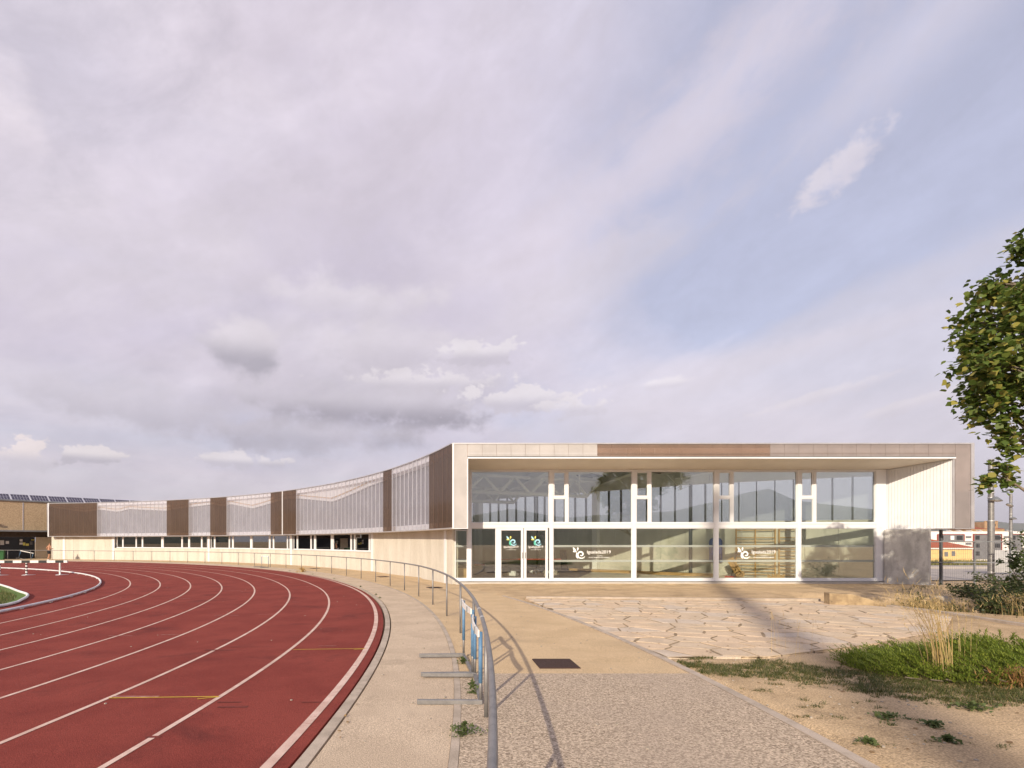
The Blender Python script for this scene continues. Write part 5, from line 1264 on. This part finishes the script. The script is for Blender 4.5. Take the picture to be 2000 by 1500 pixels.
for i in range(5200):
    x = random.uniform(12.4, 21); y = random.uniform(12.3, 22.4); n_ = mnoise.noise(Vector((x*.7, y*.7, 4)))
    if n_ < random.uniform(-.2, .5) or y > x+3.2: continue
    blade(b, (x, y, soil_z(x, y)-.01), random.uniform(.05, .2), .016, random.uniform(.3, 1.2))
b.build('bank_grass', leafmat('bank_blade', (.06, .08, .03), (.16, .15, .07)), kind='stuff')
def weed(label, x, y, z, r, n, group, h=.1, m='weed', cat='weed', ls=.03):
    lb = MB()
    for k in range(n):
        a = random.uniform(0, 6.283); q = r*random.random()**.8*(.55+.45*math.sin(3*a+r*40)); p = Vector((math.cos(a)*q, math.sin(a)*q*.6, random.uniform(.0, h)*(1-q/r*.6)))
        leaf(lb, p, ls*random.uniform(.5, 1.3), Vector((math.cos(a)+random.gauss(0, .7), math.sin(a)+random.gauss(0, .7), random.gauss(.4, .5))), Vector((random.gauss(0, .4), random.gauss(0, .4), 1)))
    return lb.build('weed', M[m], loc=(x, y, z), label=label, cat=cat, group=group)
random.seed(31)
x, y = pol(47.62, R_(-3.7)); weed('sprawling green weed at the path edging nearest the camera', .22, 4.62, g(4.6)+.01, .2, 420, 'weeds along the edgings', .11, ls=.02)
weed('small weed tuft between the hurdle feet', .37, 5.95, g(6), .085, 110, 'weeds along the edgings', .15)
weed('small weed at the foot of the handrail post behind the farther hurdle', .33, 7.5, g(7.5), .1, 110, 'weeds along the edgings', .1)
for (px_, py_, lab) in ((741, 1203, 'tiny weed sprig where the track edge swings farthest right'), (733, 1255, 'weed sprig in the edging joint level with the far yellow track mark'), (703, 1296, 'weed sprig in the edging joint just below the far yellow track mark'),
                       (652, 1370, 'weed sprig in the edging joint level with the near yellow track mark'), (610, 1430, 'weed sprig in the edging joint below the near yellow track mark'), (703, 1150, 'weed sprig in the edging joint farthest along the bend'), (565, 1490, 'weed sprig in the edging joint at the bottom edge of the photo')):
    th = hit(px_, 46.58); x, y = pol(46.6, th); weed(lab, x, y, g(y)+.0, random.uniform(.03, .07), 45, 'sprigs in the track edging joint', .05, ls=.022)
x, y = at(590, 1117, -1.82); weed('dry grass tuft on the path edge below the ribbon windows', x, y, g(y), .4, 160, 'weeds along the edgings', .3, 'dry', ls=.09)
for (px_, py_, r, lab) in ((1900, 1385, .26, 'grey green leafy weed at the front of the ground cover'), (1735, 1405, .16, 'flat green weed on the bare soil in the middle'), (1820, 1420, .12, 'green weed on the bare soil right of the middle'), (1695, 1455, .1, 'small flat weed on the soil near the walk edging'), (1610, 1445, .1, 'small weed on the soil closest to the walk edging'), (1850, 1450, .1, 'small weed low in the right corner of the soil')):
    x, y = at(px_, py_, -1.635); weed(lab, x, y, soil_z(x, y), r*1.25, int(60+r*600), 'weeds on the bare soil', .03+.15*r, ls=.03)
random.seed(41)
for (x, y, r, lab) in ((15.2, 16.6, .28, 'pale rock on the shaded bank'), (14.4, 16.4, .2, 'small pale rock left of the larger one on the bank'), (13.6, 16.3, .18, 'pale rock at the top of the hollow')):
    bm = bmesh.new(); bmesh.ops.create_icosphere(bm, subdivisions=2, radius=r)
    for v in bm.verts: v.co *= 1+.35*mnoise.noise(v.co*4+Vector((x, y, 0))); v.co.z *= .6
    me = bpy.data.meshes.new('rock'); bm.to_mesh(me); bm.free(); me.materials.append(M['rock']); link('rock', me, None, (x, y, soil_z(x, y)+.03), 0, lab, 'rock', 'rocks on the bank')
# litter: small stones on the walk and soil
random.seed(44); b = MB()
for i in range(420):
    if random.random() < .5: x, y = random.uniform(3.3, 8), random.uniform(4, 8); z = soil_z(x, y)
    else:
        x, y = pol(random.uniform(46.7, 50.5), R_(random.uniform(-6, 15))); z = g(y)+.008
    s = random.uniform(.004, .012); b.box(-s, s, -s*.8, s*.8, 0, s, Matrix.Translation((x, y, z)) @ Matrix.Rotation(random.uniform(0, 3), 4, 'Z'))
b.build('gravel', M['rock'], kind='stuff')

# fallen leaves and bits of straw
random.seed(51); b = MB()
for i in range(330):
    x = random.uniform(3.2, 9.5); y = random.uniform(3.9, 16)
    if x < 3.3 or soil_z(x, y) < g(y)-.2: continue
    z = g(y)+.016 if inside(x, y, PL) else soil_z(x, y)+.006
    leaf(b, Vector((x, y, z)), random.uniform(.02, .05), Vector((random.gauss(0, 1), random.gauss(0, 1), random.uniform(0, .25))), Vector((0, 0, 1)))
for i in range(60):
    x, y = pol(random.uniform(46.45, 46.75) if i % 2 else random.uniform(47.5, 48.0), R_(random.uniform(-6, 18))); leaf(b, Vector((x, y, g(y)+.014)), random.uniform(.015, .035), Vector((random.gauss(0, 1), random.gauss(0, 1), .15)), Vector((0, 0, 1)))
b.build('leaf_litter', leafmat('dead_leaf', (.24, .15, .07), (.40, .27, .13)), kind='stuff')
random.seed(52); b = MB()
for i in range(60):
    t_ = random.uniform(-8, 32); R = random.uniform(38, 46.2); x, y = pol(R, R_(t_)); s_ = random.uniform(.004, .010); z = tz(R, y)
    b.box(-s_, s_, -s_, s_, 0, s_, Matrix.Translation((x, y, z)) @ Matrix.Rotation(random.uniform(0, 3), 4, 'Z'))
b.build('grit', M['rock'], kind='stuff')
